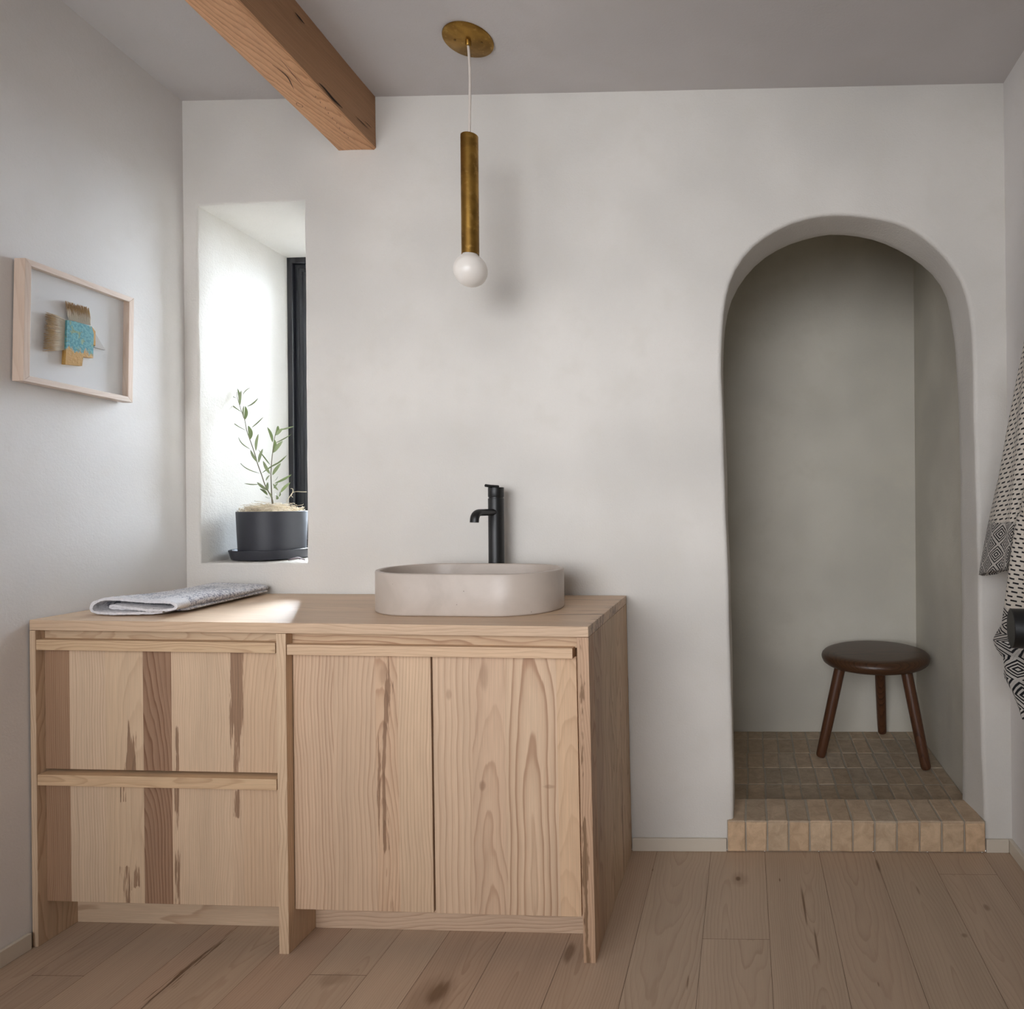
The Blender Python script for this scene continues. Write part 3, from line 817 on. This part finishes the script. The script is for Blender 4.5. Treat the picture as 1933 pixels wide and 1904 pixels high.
# ------------------------------------------------------------------ hand towel on the counter
def mat_towel():
    n = NT('terry_towel'); co = n.obj()
    loops = n.noise(co, 330, 2, .6); sp_ = n.noise(co, 150, 3, .7); big = n.noise(co, 22, 3, .6, .5)
    plain = n.attr('plain').outputs['Fac']
    m_ = n.mul(n.sstep(n.add(sp_, n.mul(n.sub(big, .5), .35)), .47, .59), n.sub(1.0, n.mul(plain, .85)))
    c = n.mix(n.mul(m_, .8), lin(232, 229, 230), lin(120, 122, 140))
    x, y, z = n.sep(co)
    n.bsdf(c, .95, n.bump(loops, .9, .004), **{'Specular IOR Level': .1, 'Sheen Weight': .3}); return n.m
TOWEL = mat_towel()
TZ = ctz(.08)+.0006
prof = [(.262, .0052), (.20, .0050), (.13, .0055), (.103, .0085), (.094, .018), (.101, .0285), (.125, .0345), (.17, .033), (.215, .0325), (.262, .0335), (.292, .030), (.303, .0225), (.296, .0155), (.27, .0135), (.22, .0155), (.17, .0185), (.135, .0205), (.122, .0190), (.124, .0150), (.15, .0125), (.21, .0100), (.27, .0085), (.315, .0078), (.322, .0070), (.314, .0052), (.27, .0035)]
NP, NL = 240, 110
base = [(p.x, p.y) for p in crom([(x, z, 0) for x, z in prof[:21]], NP)]
rows = []; PL = []
th = .0031
def trow(side, j):
    t = j/(NL-1); y = -.415+.395*t; row = []
    for i, (x, z) in enumerate(base):
        a = base[max(0, i-1)]; b = base[min(NP-1, i+1)]
        tx, tz = b[0]-a[0], b[1]-a[1]; l = math.hypot(tx, tz) or 1
        nx_, nz_ = -tz/l, tx/l
        zz = z*(1.0+.10*math.sin(5*t+x*20)*(z > .02))
        xx = x+nx_*side*th; zz += nz_*side*th
        v = noise.noise(Vector((x*260, y*260, side*9+z*120)))*.0013+noise.noise(Vector((x*90, y*90, side*5+z*60)))*.0012
        xx += nx_*side*v; zz += nz_*side*v
        cx = .2+(xx-.2)*(1+ .03*math.sin(t*9+i*.02)); skew = .030*(1-t)*((xx-.1)/.2)-.012*t
        wave = .006*math.sin(t*4.2+1)*(zz > .02)*((zz-.02)/.015)
        ry = y+.03*(xx-.2)*0-(1-t)**6*.02*math.sin(i*.05)
        row.append((cx+skew-.004, ry, TZ+max(.0006, zz+wave*.6)))
    return row
m = MB()
A = [trow(-1, j) for j in range(NL)]; B = [trow(1, j) for j in range(NL)]
m.quad_strip(A); m.quad_strip([list(reversed(r)) for r in B])
# hems joining both faces
m.quad_strip([A[0], B[0]]); m.quad_strip([B[-1], A[-1]])
m.quad_strip([[r[0] for r in B], [r[0] for r in A]]); m.quad_strip([[r[-1] for r in A], [r[-1] for r in B]])
tb = (.2, -.22, TZ)
plain = []
for x, y, z in m.v: plain.append(1.0 if y < -.375 else 0.0)
tw = obj('hand_towel', m.v, m.f, TOWEL, None, tb, True, pattr={'plain': ('FLOAT', plain)})
tag(tw, 'folded grey and white terry hand towel on the left end of the counter', 'towel')
# lower fold that shows along the right side
rows = []
for j in range(80):
    t = j/79; y = -.372+.350*t; row = []
    xo = .326-.040*t
    for k in range(24):
        a = 2*PI*k/24
        v = noise.noise(Vector((math.cos(a)*4+y*230, y*200, math.sin(a)*5)))*.0014
        rx = .030+v; rz = .0072*(.8 if j < 3 else 1)+v
        row.append((xo-.030+rx*math.cos(a), y, TZ+.0085+rz*math.sin(a)))
    rows.append(row)
m = MB(); m.quad_strip(rows, True, True, True)
obj('lower_fold', m.v, m.f, TOWEL, tw, tb, True, pattr={'plain': ('FLOAT', [0]*len(m.v))})

# ------------------------------------------------------------------ plant, saucer, leaf on the sill
SZ = .9475; PCX, PCY = .1795, .150
m = MB(); m.lathe([(0, .001), (.112, .001), (.116, .003), (.1235, .030), (.1235, .0335), (.1205, .0345), (.1175, .033), (.110, .0125), (0, .011)], (PCX-.003, PCY, SZ+.0005), 64)
sa = sharp(m.build('plant_saucer', POT, None, (PCX, PCY, SZ)), 35)
tag(sa, 'round charcoal saucer under the plant pot on the window sill', 'saucer')
pl_base = (PCX, PCY, SZ+.012)
plant = thing('potted_olive_plant', 'young olive plant in a charcoal pot on the window sill', 'plant', pl_base)
pz = SZ+.0125; ph_ = 1.1145-pz
m = MB(); m.lathe([(0, 0), (.098, 0), (.1005, .003), (.1062, ph_-.003), (.1055, ph_-.0005), (.103, ph_), (.1005, ph_-.002), (.099, ph_-.022), (0, ph_-.022)], (PCX+.002, PCY, pz), 64); sharp(m.build('pot', POT, plant, pl_base), 35)
def pw(zx, zy, dy=0.0):
    """point of the measured plant silhouette (pixels of a 5.146x enlargement) in the plant's plane"""
    qx, qy = 360+zx/5.146, 710+zy/5.146
    v = right*((qx-1376.139)/1265.319)+fwd-up*((qy-942.984)/1265.319)
    c = Vector((1.85467, -2.18426, 1.14794)); t = (PCY+dy-c.y)/v.y
    return c+v*t
def stem(pts, r0, r1):
    m = MB(); P = crom(pts, 40); m.tube(P, [r0+(r1-r0)*i/39 for i in range(40)], 8)
    return m
STEM = simple('twig_bark', (92, 86, 66), .7)
sA = [pw(800, 1240), pw(790, 1185), pw(755, 1120), pw(720, 1050), pw(690, 960, .01), pw(650, 850, .015), pw(620, 745, .01), pw(575, 615), pw(545, 530), pw(525, 425, -.01), pw(495, 345, -.01), pw(475, 280), pw(455, 215), pw(450, 150)]
sB = [pw(795, 1240), pw(788, 1185), pw(783, 1050), pw(780, 950, -.01), pw(785, 850, -.015), pw(795, 745, -.01), pw(815, 600), pw(840, 490, .01)]
stem(sA, .0022, .0008).build('stem', STEM, plant, pl_base, True)
stem(sB, .0021, .0008).build('stem', STEM, plant, pl_base, True)
def mat_leaf():
    n = NT('olive_leaf'); geo = n.n('ShaderNodeNewGeometry'); co = n.obj()
    c = n.mix(n.noise(co, 40, 2), lin(62, 70, 48), lin(88, 96, 70))
    c = n.mix(n.mul(geo.outputs['Backfacing'], .8), c, lin(118, 122, 104))
    b = n.bsdf(c, .5); tr = n.n('ShaderNodeBsdfTranslucent', {'Color': lin(150, 170, 90)})
    mx = n.n('ShaderNodeMixShader', {0: .08, 1: b.outputs[0], 2: tr.outputs[0]}); n.t.links.new(mx.outputs[0], n.out.inputs[0]); return n.m
LEAF = mat_leaf()
leaves = [((478,280),(490,140),15,.0,-.01,0),((470,275),(455,120),13,.0,.01,1),((445,215),(315,105),5,.0,.02,0),((505,180),(580,110),5,.0,.02,0),((500,350),(342,185),7,0,.02,0),((545,295),(655,212),9,0,.04,1),((522,425),(530,290),19,0,-.02,1),((515,410),(516,285),9,0,.01,0),
    ((545,530),(365,378),5,0,.03,0),((590,500),(705,395),7,0,.04,1),((575,615),(560,480),24,0,-.02,1),((580,710),(462,590),6,0,.02,0),((632,725),(657,560),15,.01,.0,0),((645,835),(580,715),14,.01,-.01,0),((658,840),(700,705),15,.01,.0,0),((675,945),(468,825),5,.01,.04,0),
    ((690,940),(850,835),7,.01,.03,1),((770,860),(655,710),7,-.01,.03,1),((660,1050),(520,1040),6,0,-.03,0),((745,1110),(645,1030),15,0,-.02,0),((745,1155),(672,1092),16,0,-.03,1),((747,1105),(750,1030),15,0,-.02,0),((795,640),(745,495),15,0,.0,1),((825,575),(848,480),17,0,.0,1),
    ((830,570),(895,508),17,0,-.02,0),((845,530),(1005,485),8,0,.05,1),((820,650),(980,562),7,0,.06,1),((798,745),(815,615),19,0,-.02,1),((805,740),(893,628),19,0,-.01,0),((770,950),(703,822),16,-.01,-.02,0),((792,960),(875,845),17,-.01,-.02,0),((780,880),(935,765),9,-.01,.04,1),
    ((730,1015),(768,960),8,0,.01,0),((815,1040),(980,953),12,0,.03,1),((800,1020),(848,970),6,0,.04,1),((870,1130),(968,1030),15,0,-.01,0),((850,1110),(800,1043),11,0,-.02,0),((805,1090),(848,1035),9,0,.01,0),((830,1195),(822,1145),22,0,-.04,1),((775,1185),(722,1168),9,0,-.03,0),((858,1170),(865,1120),9,0,-.02,1),((800,1180),(770,1130),8,0,-.02,0),((620,1260),(555,1290),5,-.03,-.05,0)]
m = MB()
for (b, t, w, d0, d1, flip) in leaves:
    p0, p1 = pw(*b, d0), pw(*t, d1); ax = (p1-p0); Ln = ax.length; ax.normalize()
    side = ax.cross(fwd).normalized(); nrm = side.cross(ax)
    ww = w/5.146*.00187*.98; rows = []; n_ = 9
    for k in range(n_):
        s_ = k/(n_-1); h = ww*(math.sin(PI*min(1, s_*.93+.04))**.75) if 0 < k < n_-1 else ww*.08
        bend = nrm*(.08*Ln*math.sin(PI*s_))*(1 if flip else -1)+side*(.05*Ln*math.sin(PI*s_))*(1 if w < 9 else 0)
        c = p0.lerp(p1, s_)+bend
        r_ = [c-side*h+nrm*h*.25, c, c+side*h+nrm*h*.25]
        rows.append(list(reversed(r_)) if flip else r_)
    m.quad_strip(rows)
m.build('foliage', LEAF, plant, pl_base, True)
# dry moss mound
m = MB(); random.seed(5)
for k in range(330):
    a = random.uniform(0, 2*PI); r = .090*math.sqrt(random.random())
    h = 1.106+.040*max(0, 1-(r/.095)**2)*random.uniform(.4, 1.0)
    p = Vector((PCX+r*math.cos(a), PCY+r*math.sin(a), h)); d = random.uniform(0, 2*PI); pts = [p]
    cur = random.uniform(-1.1, 1.1)
    for s_ in range(7):
        d += cur*.55+random.uniform(-.3, .3)
        p = p+Vector((math.cos(d), math.sin(d), random.uniform(-.35, .33)))*.0075
        if (p.x-PCX)**2+(p.y-PCY)**2 > .097**2: p = Vector((PCX+(p.x-PCX)*.95, PCY+(p.y-PCY)*.95, p.z+.002))
        p.z = max(p.z, 1.103); pts.append(p)
    m.tube(pts, .00075, 4, False)
for (z0, z1) in (((965, 1170), None),):
    pts = [pw(930, 1220, .03), pw(965, 1165, .04), pw(990, 1130, .05), pw(1030, 1120, .05), pw(1080, 1122, .06), pw(1125, 1122, .06)]; m.tube(crom(pts, 24), .0011, 5)
    pts = [pw(985, 1140, .05), pw(993, 1110, .05), pw(985, 1090, .05), pw(970, 1092, .05)]; m.tube(crom(pts, 16), .0010, 5)
    pts = [pw(985, 1140, .05), pw(978, 1160, .045), pw(992, 1175, .045)]; m.tube(crom(pts, 12), .0009, 5)
m.lathe([(0, 1.128), (.05, 1.122), (.085, 1.108), (.098, 1.100), (.098, 1.094)], (PCX, PCY, 0), 32)
m.build('dry_moss', simple('dry_moss_fibre', (204, 190, 166), .9, None, .15), plant, pl_base, True)
m = MB(); rows = []
for k in range(14):
    t = k/13; x = .318+.060*t; w = .007*math.sin(PI*(.1+.85*t))
    y = .035+.008*math.sin(t*5); z = SZ+.004+.006*math.sin(PI*t)
    rows.append([(x, y-w, z-.003+.0035*abs(math.sin(t*9))), (x, y, z+.002), (x, y+w, z-.0025)])
m.quad_strip(rows)
lf = m.build('fallen_leaf', simple('dry_leaf', (122, 108, 112), .8), None, (.348, .035, SZ), True)
lf.modifiers.new('thick', 'SOLIDIFY').thickness = .0012
tag(lf, 'small curled dry leaf lying on the sill right of the saucer', 'leaf')

# ------------------------------------------------------------------ framed picture
AB = (0, -.374, 1.608)
pic = thing('framed_picture', 'maple framed collage of paintbrush pieces on the left wall', 'picture', AB)
ang = math.atan2(.013, .304)
def pr(y, z):   # picture hangs very slightly out of level
    dy, dz = y+.374, z-1.608
    return (-.374+dy*math.cos(ang)+dz*math.sin(ang)*.6, 1.608+dz-dy*math.sin(ang))
y0, y1, z0, z1 = -.526, -.222, 1.4525, 1.7662; fw = .0155; D = .030
def bar(name, quads, mat, pith, k):
    V = []; 
    for x in (.0005, D):
        for (y, z) in quads: V.append((x, *pr(y, z)))
    F = [(0,3,2,1)[::-1], (4,5,6,7)[::-1], (0,1,5,4)[::-1], (1,2,6,5)[::-1], (2,3,7,6)[::-1], (3,0,4,7)[::-1]]
    o = obj(name, V, F, mat, pic, AB, fattr={'tint': ('FLOAT_COLOR', [(1, 1, 1, 1)]*6), 'par': ('FLOAT_VECTOR', [pith]*6), 'par2': ('FLOAT_VECTOR', [(.009, .5, k)]*6)}, pattr={'dk': ('FLOAT', [0]*8)})
    fix_normals(o); bevel(o, .0008)
bar('frame_rail', [(y0, z1), (y1, z1), (y1-fw, z1-fw), (y0+fw, z1-fw)], W_FR, (.2, .1, .1), 1.0)
bar('frame_rail', [(y0, z0), (y1, z0), (y1-fw, z0+fw), (y0+fw, z0+fw)], W_FR, (-.25, .1, .1), 2.0)
bar('frame_stile', [(y0, z0), (y0, z1), (y0+fw, z1-fw), (y0+fw, z0+fw)], W_FRZ, (.1, .3, .05), 3.0)
bar('frame_stile', [(y1, z0), (y1, z1), (y1-fw, z1-fw), (y1-fw, z0+fw)], W_FRZ, (.1, -.3, .05), 4.0)
q = lambda x, ya, yb, za, zb: [(x, *pr(ya, za)), (x, *pr(yb, za)), (x, *pr(yb, zb)), (x, *pr(ya, zb))]
MOUNT = simple('white_mount', (238, 236, 236), .8)
obj('backing_board', q(.0125, y0+fw-.002, y1-fw+.002, z0+fw-.002, z1-fw+.002), [(0, 1, 2, 3)], MOUNT, pic, AB)
obj('glazing', q(.0262, y0+fw-.001, y1-fw+.001, z0+fw-.001, z1-fw+.001), [(0, 1, 2, 3)], PGLASS, pic, AB)
def aw(zx, zy, x=.020):
    """measured picture pixels (5.6x enlargement) on the art's plane"""
    qx, qy = zx/5.6, 450+zy/5.6
    v = right*((qx-1376.139)/1265.319)+fwd-up*((qy-942.984)/1265.319); c = Vector((1.85467, -2.18426, 1.14794)); t = (x-c.x)/v.x
    return c+v*t
def slab(outline, x0, x1):
    n = len(outline); V = [aw(*p, x1) for p in outline]; W = [Vector((x0, p.y, p.z)) for p in V]
    F = [tuple(range(n)), tuple(range(2*n-1, n-1, -1))]+[(i, n+i, n+(i+1) % n, (i+1) % n) for i in range(n)]
    return [tuple(p) for p in V+W], F
def mat_paint():
    n = NT('worn_turquoise_paint'); x, y, z = n.sep(n.obj())
    f = n.noise(n.xyz(0.0, n.mul(y, 130), n.mul(z, 38)), 1.0, 4, .65); g = n.noise(n.obj(), 160, 3, .6)
    zr = n.remap(z, -.085, .04, .0, 1.0)
    edge = n.sstep(n.add(n.mul(f, .55), n.mul(zr, .9)), .56, .63)
    pat = n.sstep(n.noise(n.obj(), 55, 3, .6, .6), .55, .62)
    c = n.mix(n.sstep(g, .35, .65), lin(66, 140, 150), lin(104, 168, 174))
    c = n.mix(n.mul(pat, .6), c, lin(150, 160, 90))
    c = n.mix(edge, lin(198, 152, 76), c)
    n.bsdf(c, .6, n.bump(g, .6, .002)); return n.m
V, F = slab([(712, 862), (800, 878), (970, 930), (992, 1010), (985, 1265), (880, 1250), (868, 1348), (692, 1330), (700, 1170)], .0127, .0235)
fix_normals(obj('painted_block', V, F, mat_paint(), pic, AB))
V, F = slab([(972, 932), (1010, 985), (1010, 1135), (985, 1120)], .0127, .022); fix_normals(obj('ochre_chip', V, F, simple('ochre_paint', (200, 150, 66), .6), pic, AB))
V, F = slab([(1006, 1000), (1115, 1180), (1000, 1150)], .0127, .0195); fix_normals(obj('paper_triangle', V, F, simple('grey_paper', (206, 200, 196), .8), pic, AB))
def mat_bristle(zf, flip):
    n = NT('brush_bristle'); t = n.attr('t').outputs['Fac']; f = n.noise(n.obj(), 60, 3)
    c = n.mix(n.sstep(n.add(t, n.mul(n.sub(f, .5), .5)), .35, .75), lin(232, 220, 202), lin(196, 162, 116))
    n.bsdf(c, .8); return n.m
BRI = mat_bristle(0, 0)
def bristles(r0, r1, t0, t1, n_, name):
    m = MB(); T = []; random.seed(n_)
    for k in range(n_):
        f = (k+random.random())/n_; x = random.uniform(.0145, .0225)
        a = Vector((r0[0]+(r1[0]-r0[0])*f, r0[1]+(r1[1]-r0[1])*f)); g = min(1, max(0, f+random.uniform(-.04, .04)))
        b = Vector((t0[0]+(t1[0]-t0[0])*g, t0[1]+(t1[1]-t0[1])*g)); b = a+(b-a)*random.uniform(.80, 1.06)
        c = (a+b)/2+Vector((random.uniform(-10, 10), random.uniform(-10, 10)))
        P = [aw(a.x, a.y, .017), aw(c.x, c.y, x*.5+.0095), aw(b.x, b.y, x)]
        s = len(m.v); m.tube(P, [.0007, .0006, .0003], 4, False)
        for q_ in range(3): T += [q_/2]*4
    obj(name, m.v, m.f, BRI, pic, AB, True, pattr={'t': ('FLOAT', T)})
bristles((716, 862), (698, 1176), (492, 780), (462, 1190), 330, 'tail_bristles')
bristles((730, 862), (958, 918), (694, 668), (940, 735), 260, 'crest_bristles')

# ------------------------------------------------------------------ three-legged stool in the shower
STX, STY, STZ = 2.427, .809, .0102
stb = (STX, STY, STZ)
stool = thing('stool', 'round dark walnut three legged stool standing on the shower tiles', 'stool', stb)
prof = [(0, .399), (.20, .399), (.217, .402), (.229, .411), (.235, .424), (.236, .432), (.233, .441), (.224, .450), (.208, .4555), (.19, .4575), (0, .4575)]
prof = [(r, h-.0) for r, h in prof]
m = MB(); m.lathe(prof, (STX, STY, STZ), 72); nF = len(m.f)
o = obj('seat', m.v, m.f, W_WAL, stool, stb, True, fattr={'tint': ('FLOAT_COLOR', [(1, 1, 1, 1)]*nF), 'par': ('FLOAT_VECTOR', [(-.05, .30, .02)]*nF), 'par2': ('FLOAT_VECTOR', [(.009, .7, 3.0)]*nF)}, pattr={'dk': ('FLOAT', [0]*len(m.v))})
fix_normals(o)
for k in range(3):
    a = -2.929+k*2*PI/3
    top = Vector((STX+.160*math.cos(a), STY+.160*math.sin(a), STZ+.405)); bot = Vector((STX+.257*math.cos(a), STY+.257*math.sin(a), STZ+.0005))
    P = [bot, bot.lerp(top, .012), bot.lerp(top, .03), bot.lerp(top, .3), bot.lerp(top, .6), top]
    m = MB(); m.tube(P, [.0165, .0200, .0212, .0232, .0242, .0245], 12); nF = len(m.f)
    zmin = min(v[2] for v in m.v)
    m.v = [(x, y, z+(STZ+.0005-zmin) if z < STZ+.02 else z) for x, y, z in m.v]
    o = obj('leg', m.v, m.f, W_WALZ, stool, stb, False, fattr={'tint': ('FLOAT_COLOR', [(1, 1, 1, 1)]*nF), 'par': ('FLOAT_VECTOR', [(bot.x-STX, bot.y-STY+.05, .05)]*nF), 'par2': ('FLOAT_VECTOR', [(.008, .7, k*2.1)]*nF)}, pattr={'dk': ('FLOAT', [0]*len(m.v))})
    sharp(o, 50)

# ------------------------------------------------------------------ bathrobe on the right wall
def mat_robe():
    n = NT('woven_robe'); u, v, h = n.sep(n.attr('cloth').outputs['Vector'])
    # running-stitch dashes
    row = n.math('DIVIDE', v, .0125); rid = n.math('FLOOR', row)
    wn = n.n('ShaderNodeTexWhiteNoise', {'W': rid}, noise_dimensions='1D').outputs['Value']
    uu = n.add(n.math('DIVIDE', u, .019), n.add(n.mul(rid, .5), n.mul(wn, .12)))
    fu = n.math('FRACT', uu); fv = n.math('FRACT', n.add(row, n.mul(n.sub(fu, .5), .28)))
    dash = n.mul(n.sub(1.0, n.sstep(n.math('ABSOLUTE', n.sub(fu, .5)), .28, .34)), n.sub(1.0, n.sstep(n.math('ABSOLUTE', n.sub(fv, .5)), .15, .22)))
    # nested diamonds
    p, q = n.add(n.math('DIVIDE', u, .066), n.math('DIVIDE', v, .058)), n.sub(n.math('DIVIDE', u, .066), n.math('DIVIDE', v, .058))
    cp = n.math('ABSOLUTE', n.sub(n.math('FRACT', p), .5)); cq = n.math('ABSOLUTE', n.sub(n.math('FRACT', q), .5))
    d = n.mul(n.math('MAXIMUM', cp, cq), 2.0)
    st = n.math('FRACT', n.add(n.mul(d, 3.5), .25))
    dia = n.sstep(n.math('ABSOLUTE', n.sub(st, .5)), .20, .28)
    black = n.add(n.mul(dash, n.sub(1.0, h)), n.mul(dia, h))
    weave = n.noise(n.attr('cloth').outputs['Vector'], 700, 2)
    c = n.mix(black, n.mix(h, lin(214, 206, 194), lin(196, 190, 182)), lin(30, 29, 32))
    n.bsdf(c, .95, n.bump(n.add(weave, n.mul(black, .5)), .35, .0015), **{'Specular IOR Level': .1, 'Sheen Weight': .2}); return n.m
ROBE = mat_robe()
rb = (2.62, -.5, .55)
robe = thing('bathrobe', 'white and black woven bathrobe hanging on the right wall', 'bathrobe', rb)
def lerp_curve(tab, z):
    tab = sorted(tab)
    if z <= tab[0][0]: return tab[0][1]
    for (a, va), (b, vb) in zip(tab, tab[1:]):
        if z <= b: return va+(vb-va)*(z-a)/(b-a)
    return tab[-1][1]
# far edge of the hanging body, as a function of height
edge = [(.555, -.350), (.575, -.335), (.61, -.287), (.64, -.215), (.665, -.222), (.69, -.215), (.705, -.150), (.725, -.118), (.75, -.150), (.78, -.195), (.82, -.210), (.90, -.235), (1.0, -.262), (1.2, -.330), (1.4, -.39), (1.6, -.45), (1.72, -.56)]
near = [(.55, -.80), (1.0, -.80), (1.4, -.78), (1.6, -.72), (1.72, -.62)]
m = MB(); CL = []; rows = []; nz, ny_ = 130, 60
for k in range(nz+1):
    z = 1.72-(1.72-.556)*k/nz; ya, yb = min(-.045, lerp_curve(edge, z)+.045), lerp_curve(near, z); row = []
    for j in range(ny_+1):
        t = j/ny_; y = ya+(yb-ya)*t; am = .012+.022*max(0, min(1, (1.5-z)/.8))
        x = 2.625+am*math.sin(t*20+1.0+.5*math.sin(z*3))+.010*math.sin(t*47+z*4)*(z < 1.1)
        x -= .02*math.exp(-(t/.04)**2)*0
        row.append((min(x, 2.665), y, z+.020*math.sin(t*17)*(z < .62)*(.62-z)/.06*.6))
        hem = 1.0 if z < .855-.07*t+.02*math.sin(t*20) else 0.0
        CL.append((t*.62, z, hem))
    rows.append(row)
m.quad_strip(rows)
o = obj('body', m.v, m.f, ROBE, robe, rb, True, pattr={'cloth': ('FLOAT_VECTOR', CL)}); s_ = o.modifiers.new('thick', 'SOLIDIFY'); s_.thickness = .004; s_.offset = 0
# sleeve: a flattened tube down to a patterned cuff
def sleeve(name, top, bot, ra, rbm, z_cuff):
    m = MB(); CL = []; rows = []; N = 70
    for k in range(N+1):
        t = k/N; c = Vector(top).lerp(Vector(bot), t); w = ra+(rbm-ra)*t; row = []
        for j in range(33):
            a = 2*PI*j/32
            y = c.y+w*math.cos(a); x = c.x+(.022+.004*math.sin(3*a+t*6))*math.sin(a)+.004*math.sin(a*5+t*9)
            z = c.z-.42*(y-c.y)*t*0+.085*(-(y-c.y)/w)*0 - (.02*math.cos(a) if t > .9 else .02*math.cos(a))
            row.append((x, y, z)); CL.append((a/(2*PI)*4*w*1.1, z+.10*y, 1.0 if z < z_cuff else 0.0))
        rows.append(row)
    m.quad_strip(rows)
    o = obj(name, m.v, m.f, ROBE, robe, rb, True, pattr={'cloth': ('FLOAT_VECTOR', CL)}); s_ = o.modifiers.new('thick', 'SOLIDIFY'); s_.thickness = .003; s_.offset = 1
sleeve('sleeve', (2.60, -.500, 1.58), (2.60, -.148, .917), .085, .092, 1.072)
m = MB(); m.tube(crom([(2.612, -.46, 1.60), (2.61, -.56, 1.715), (2.61, -.60, 1.735), (2.61, -.66, 1.70)], 24), .016, 10)
obj('collar', m.v, m.f, ROBE, robe, rb, True, pattr={'cloth': ('FLOAT_VECTOR', [(v[1], v[2], 0) for v in m.v])})
# hook carrying the robe and the black wall peg in front of it
hk = thing('wall_hook', 'black wall hook carrying the bathrobe', 'hook', (2.70, -.605, 1.75))
MB().lathe([(0, -.004), (.022, -.004), (.022, .004), (0, .004)], (2.695, -.605, 1.755), 24, 'x').build('rose', BLACK, hk, (2.70, -.605, 1.75), True)
m = MB(); m.tube(crom([(2.692, -.605, 1.755), (2.64, -.605, 1.75), (2.60, -.605, 1.755), (2.588, -.605, 1.775)], 16), .007, 10); m.build('arm', BLACK, hk, (2.70, -.605, 1.75), True)
pk = Vector((2.357, -.90, .897))
m = MB(); dirx = Vector((math.cos(.20), math.sin(.20)*-1, 0))
ax = Vector((.985, -.172, 0)).normalized(); r = .0372; rows = []
u_ = Vector((-ax.y, ax.x, 0)); w_ = Vector((0, 0, 1)); Lp = (2.6985-pk.x)/ax.x-.007
for (rr, h) in ((.0, 0), (r-.0012, 0), (r, .0012), (r, Lp)):
    rows.append([pk+ax*h+u_*(rr*math.cos(2*PI*k/48))+w_*(rr*math.sin(2*PI*k/48)) for k in range(48)])
m.quad_strip(rows, True, False, True)
pg = sharp(fix_normals(m.build('wall_peg', BLACK, None, tuple(pk))), 40)
tag(pg, 'thick matt black cylindrical peg on the right wall in front of the robe', 'peg')

# ------------------------------------------------------------------ light
w = bpy.data.worlds.new('daylight'); scene.world = w; w.use_nodes = True
bg = w.node_tree.nodes['Background']; bg.inputs[0].default_value = (.86, .93, 1.0, 1)
# bright open sky on the garden side (behind the window), dim on the house side
wt = w.node_tree; tc = wt.nodes.new('ShaderNodeTexCoord'); sx = wt.nodes.new('ShaderNodeSeparateXYZ'); mr = wt.nodes.new('ShaderNodeMapRange')
mr.interpolation_type = 'SMOOTHSTEP'
for i_, v_ in ((1, .0), (2, .5), (3, .10), (4, 3.2)): mr.inputs[i_].default_value = v_
wt.links.new(tc.outputs['Generated'], sx.inputs[0]); wt.links.new(sx.outputs[1], mr.inputs[0]); wt.links.new(mr.outputs[0], bg.inputs[1])
def area(name, loc, target, sx, sy_, power, col):
    l = bpy.data.lights.new(name, 'AREA'); l.shape = 'RECTANGLE'; l.size = sx; l.size_y = sy_; l.energy = power; l.color = col
    o = bpy.data.objects.new(name, l); COL.objects.link(o); o.location = loc
    o.rotation_euler = (Vector(target)-Vector(loc)).to_track_quat('-Z', 'Y').to_euler(); return o
area('sky_light', (.15, 2.2, 2.6), (.22, .45, 1.5), 2.6, 2.6, 930, (.74, .85, 1.0))
area('low_sky_light', (-.55, 1.9, 2.4), (.15, .48, 1.45), .80, 1.8, 900, (.93, .96, 1.0))
area('side_window_light', (.06, -1.85, 1.35), (2.0, -1.2, 1.30), 1.1, 1.2, 10, (.95, .955, 1.0))
area('room_window_light', (1.0, -3.5, 1.55), (1.28, 0, 1.20), 2.0, 1.6, 17, (.945, .957, 1.0)).data.spread = math.radians(76)

scene.view_settings.view_transform = 'Standard'
scene.view_settings.look = 'None'
scene.view_settings.exposure = 0
scene.cycles.use_light_tree = False
scene.cycles.max_bounces = 6; scene.cycles.diffuse_bounces = 4; scene.cycles.glossy_bounces = 2; scene.cycles.transmission_bounces = 4; scene.cycles.transparent_max_bounces = 6
scene.cycles.use_adaptive_sampling = True; scene.cycles.adaptive_threshold = .12; scene.cycles.adaptive_min_samples = 16
scene.cycles.use_denoising = True
scene.cycles.sample_clamp_indirect = 6
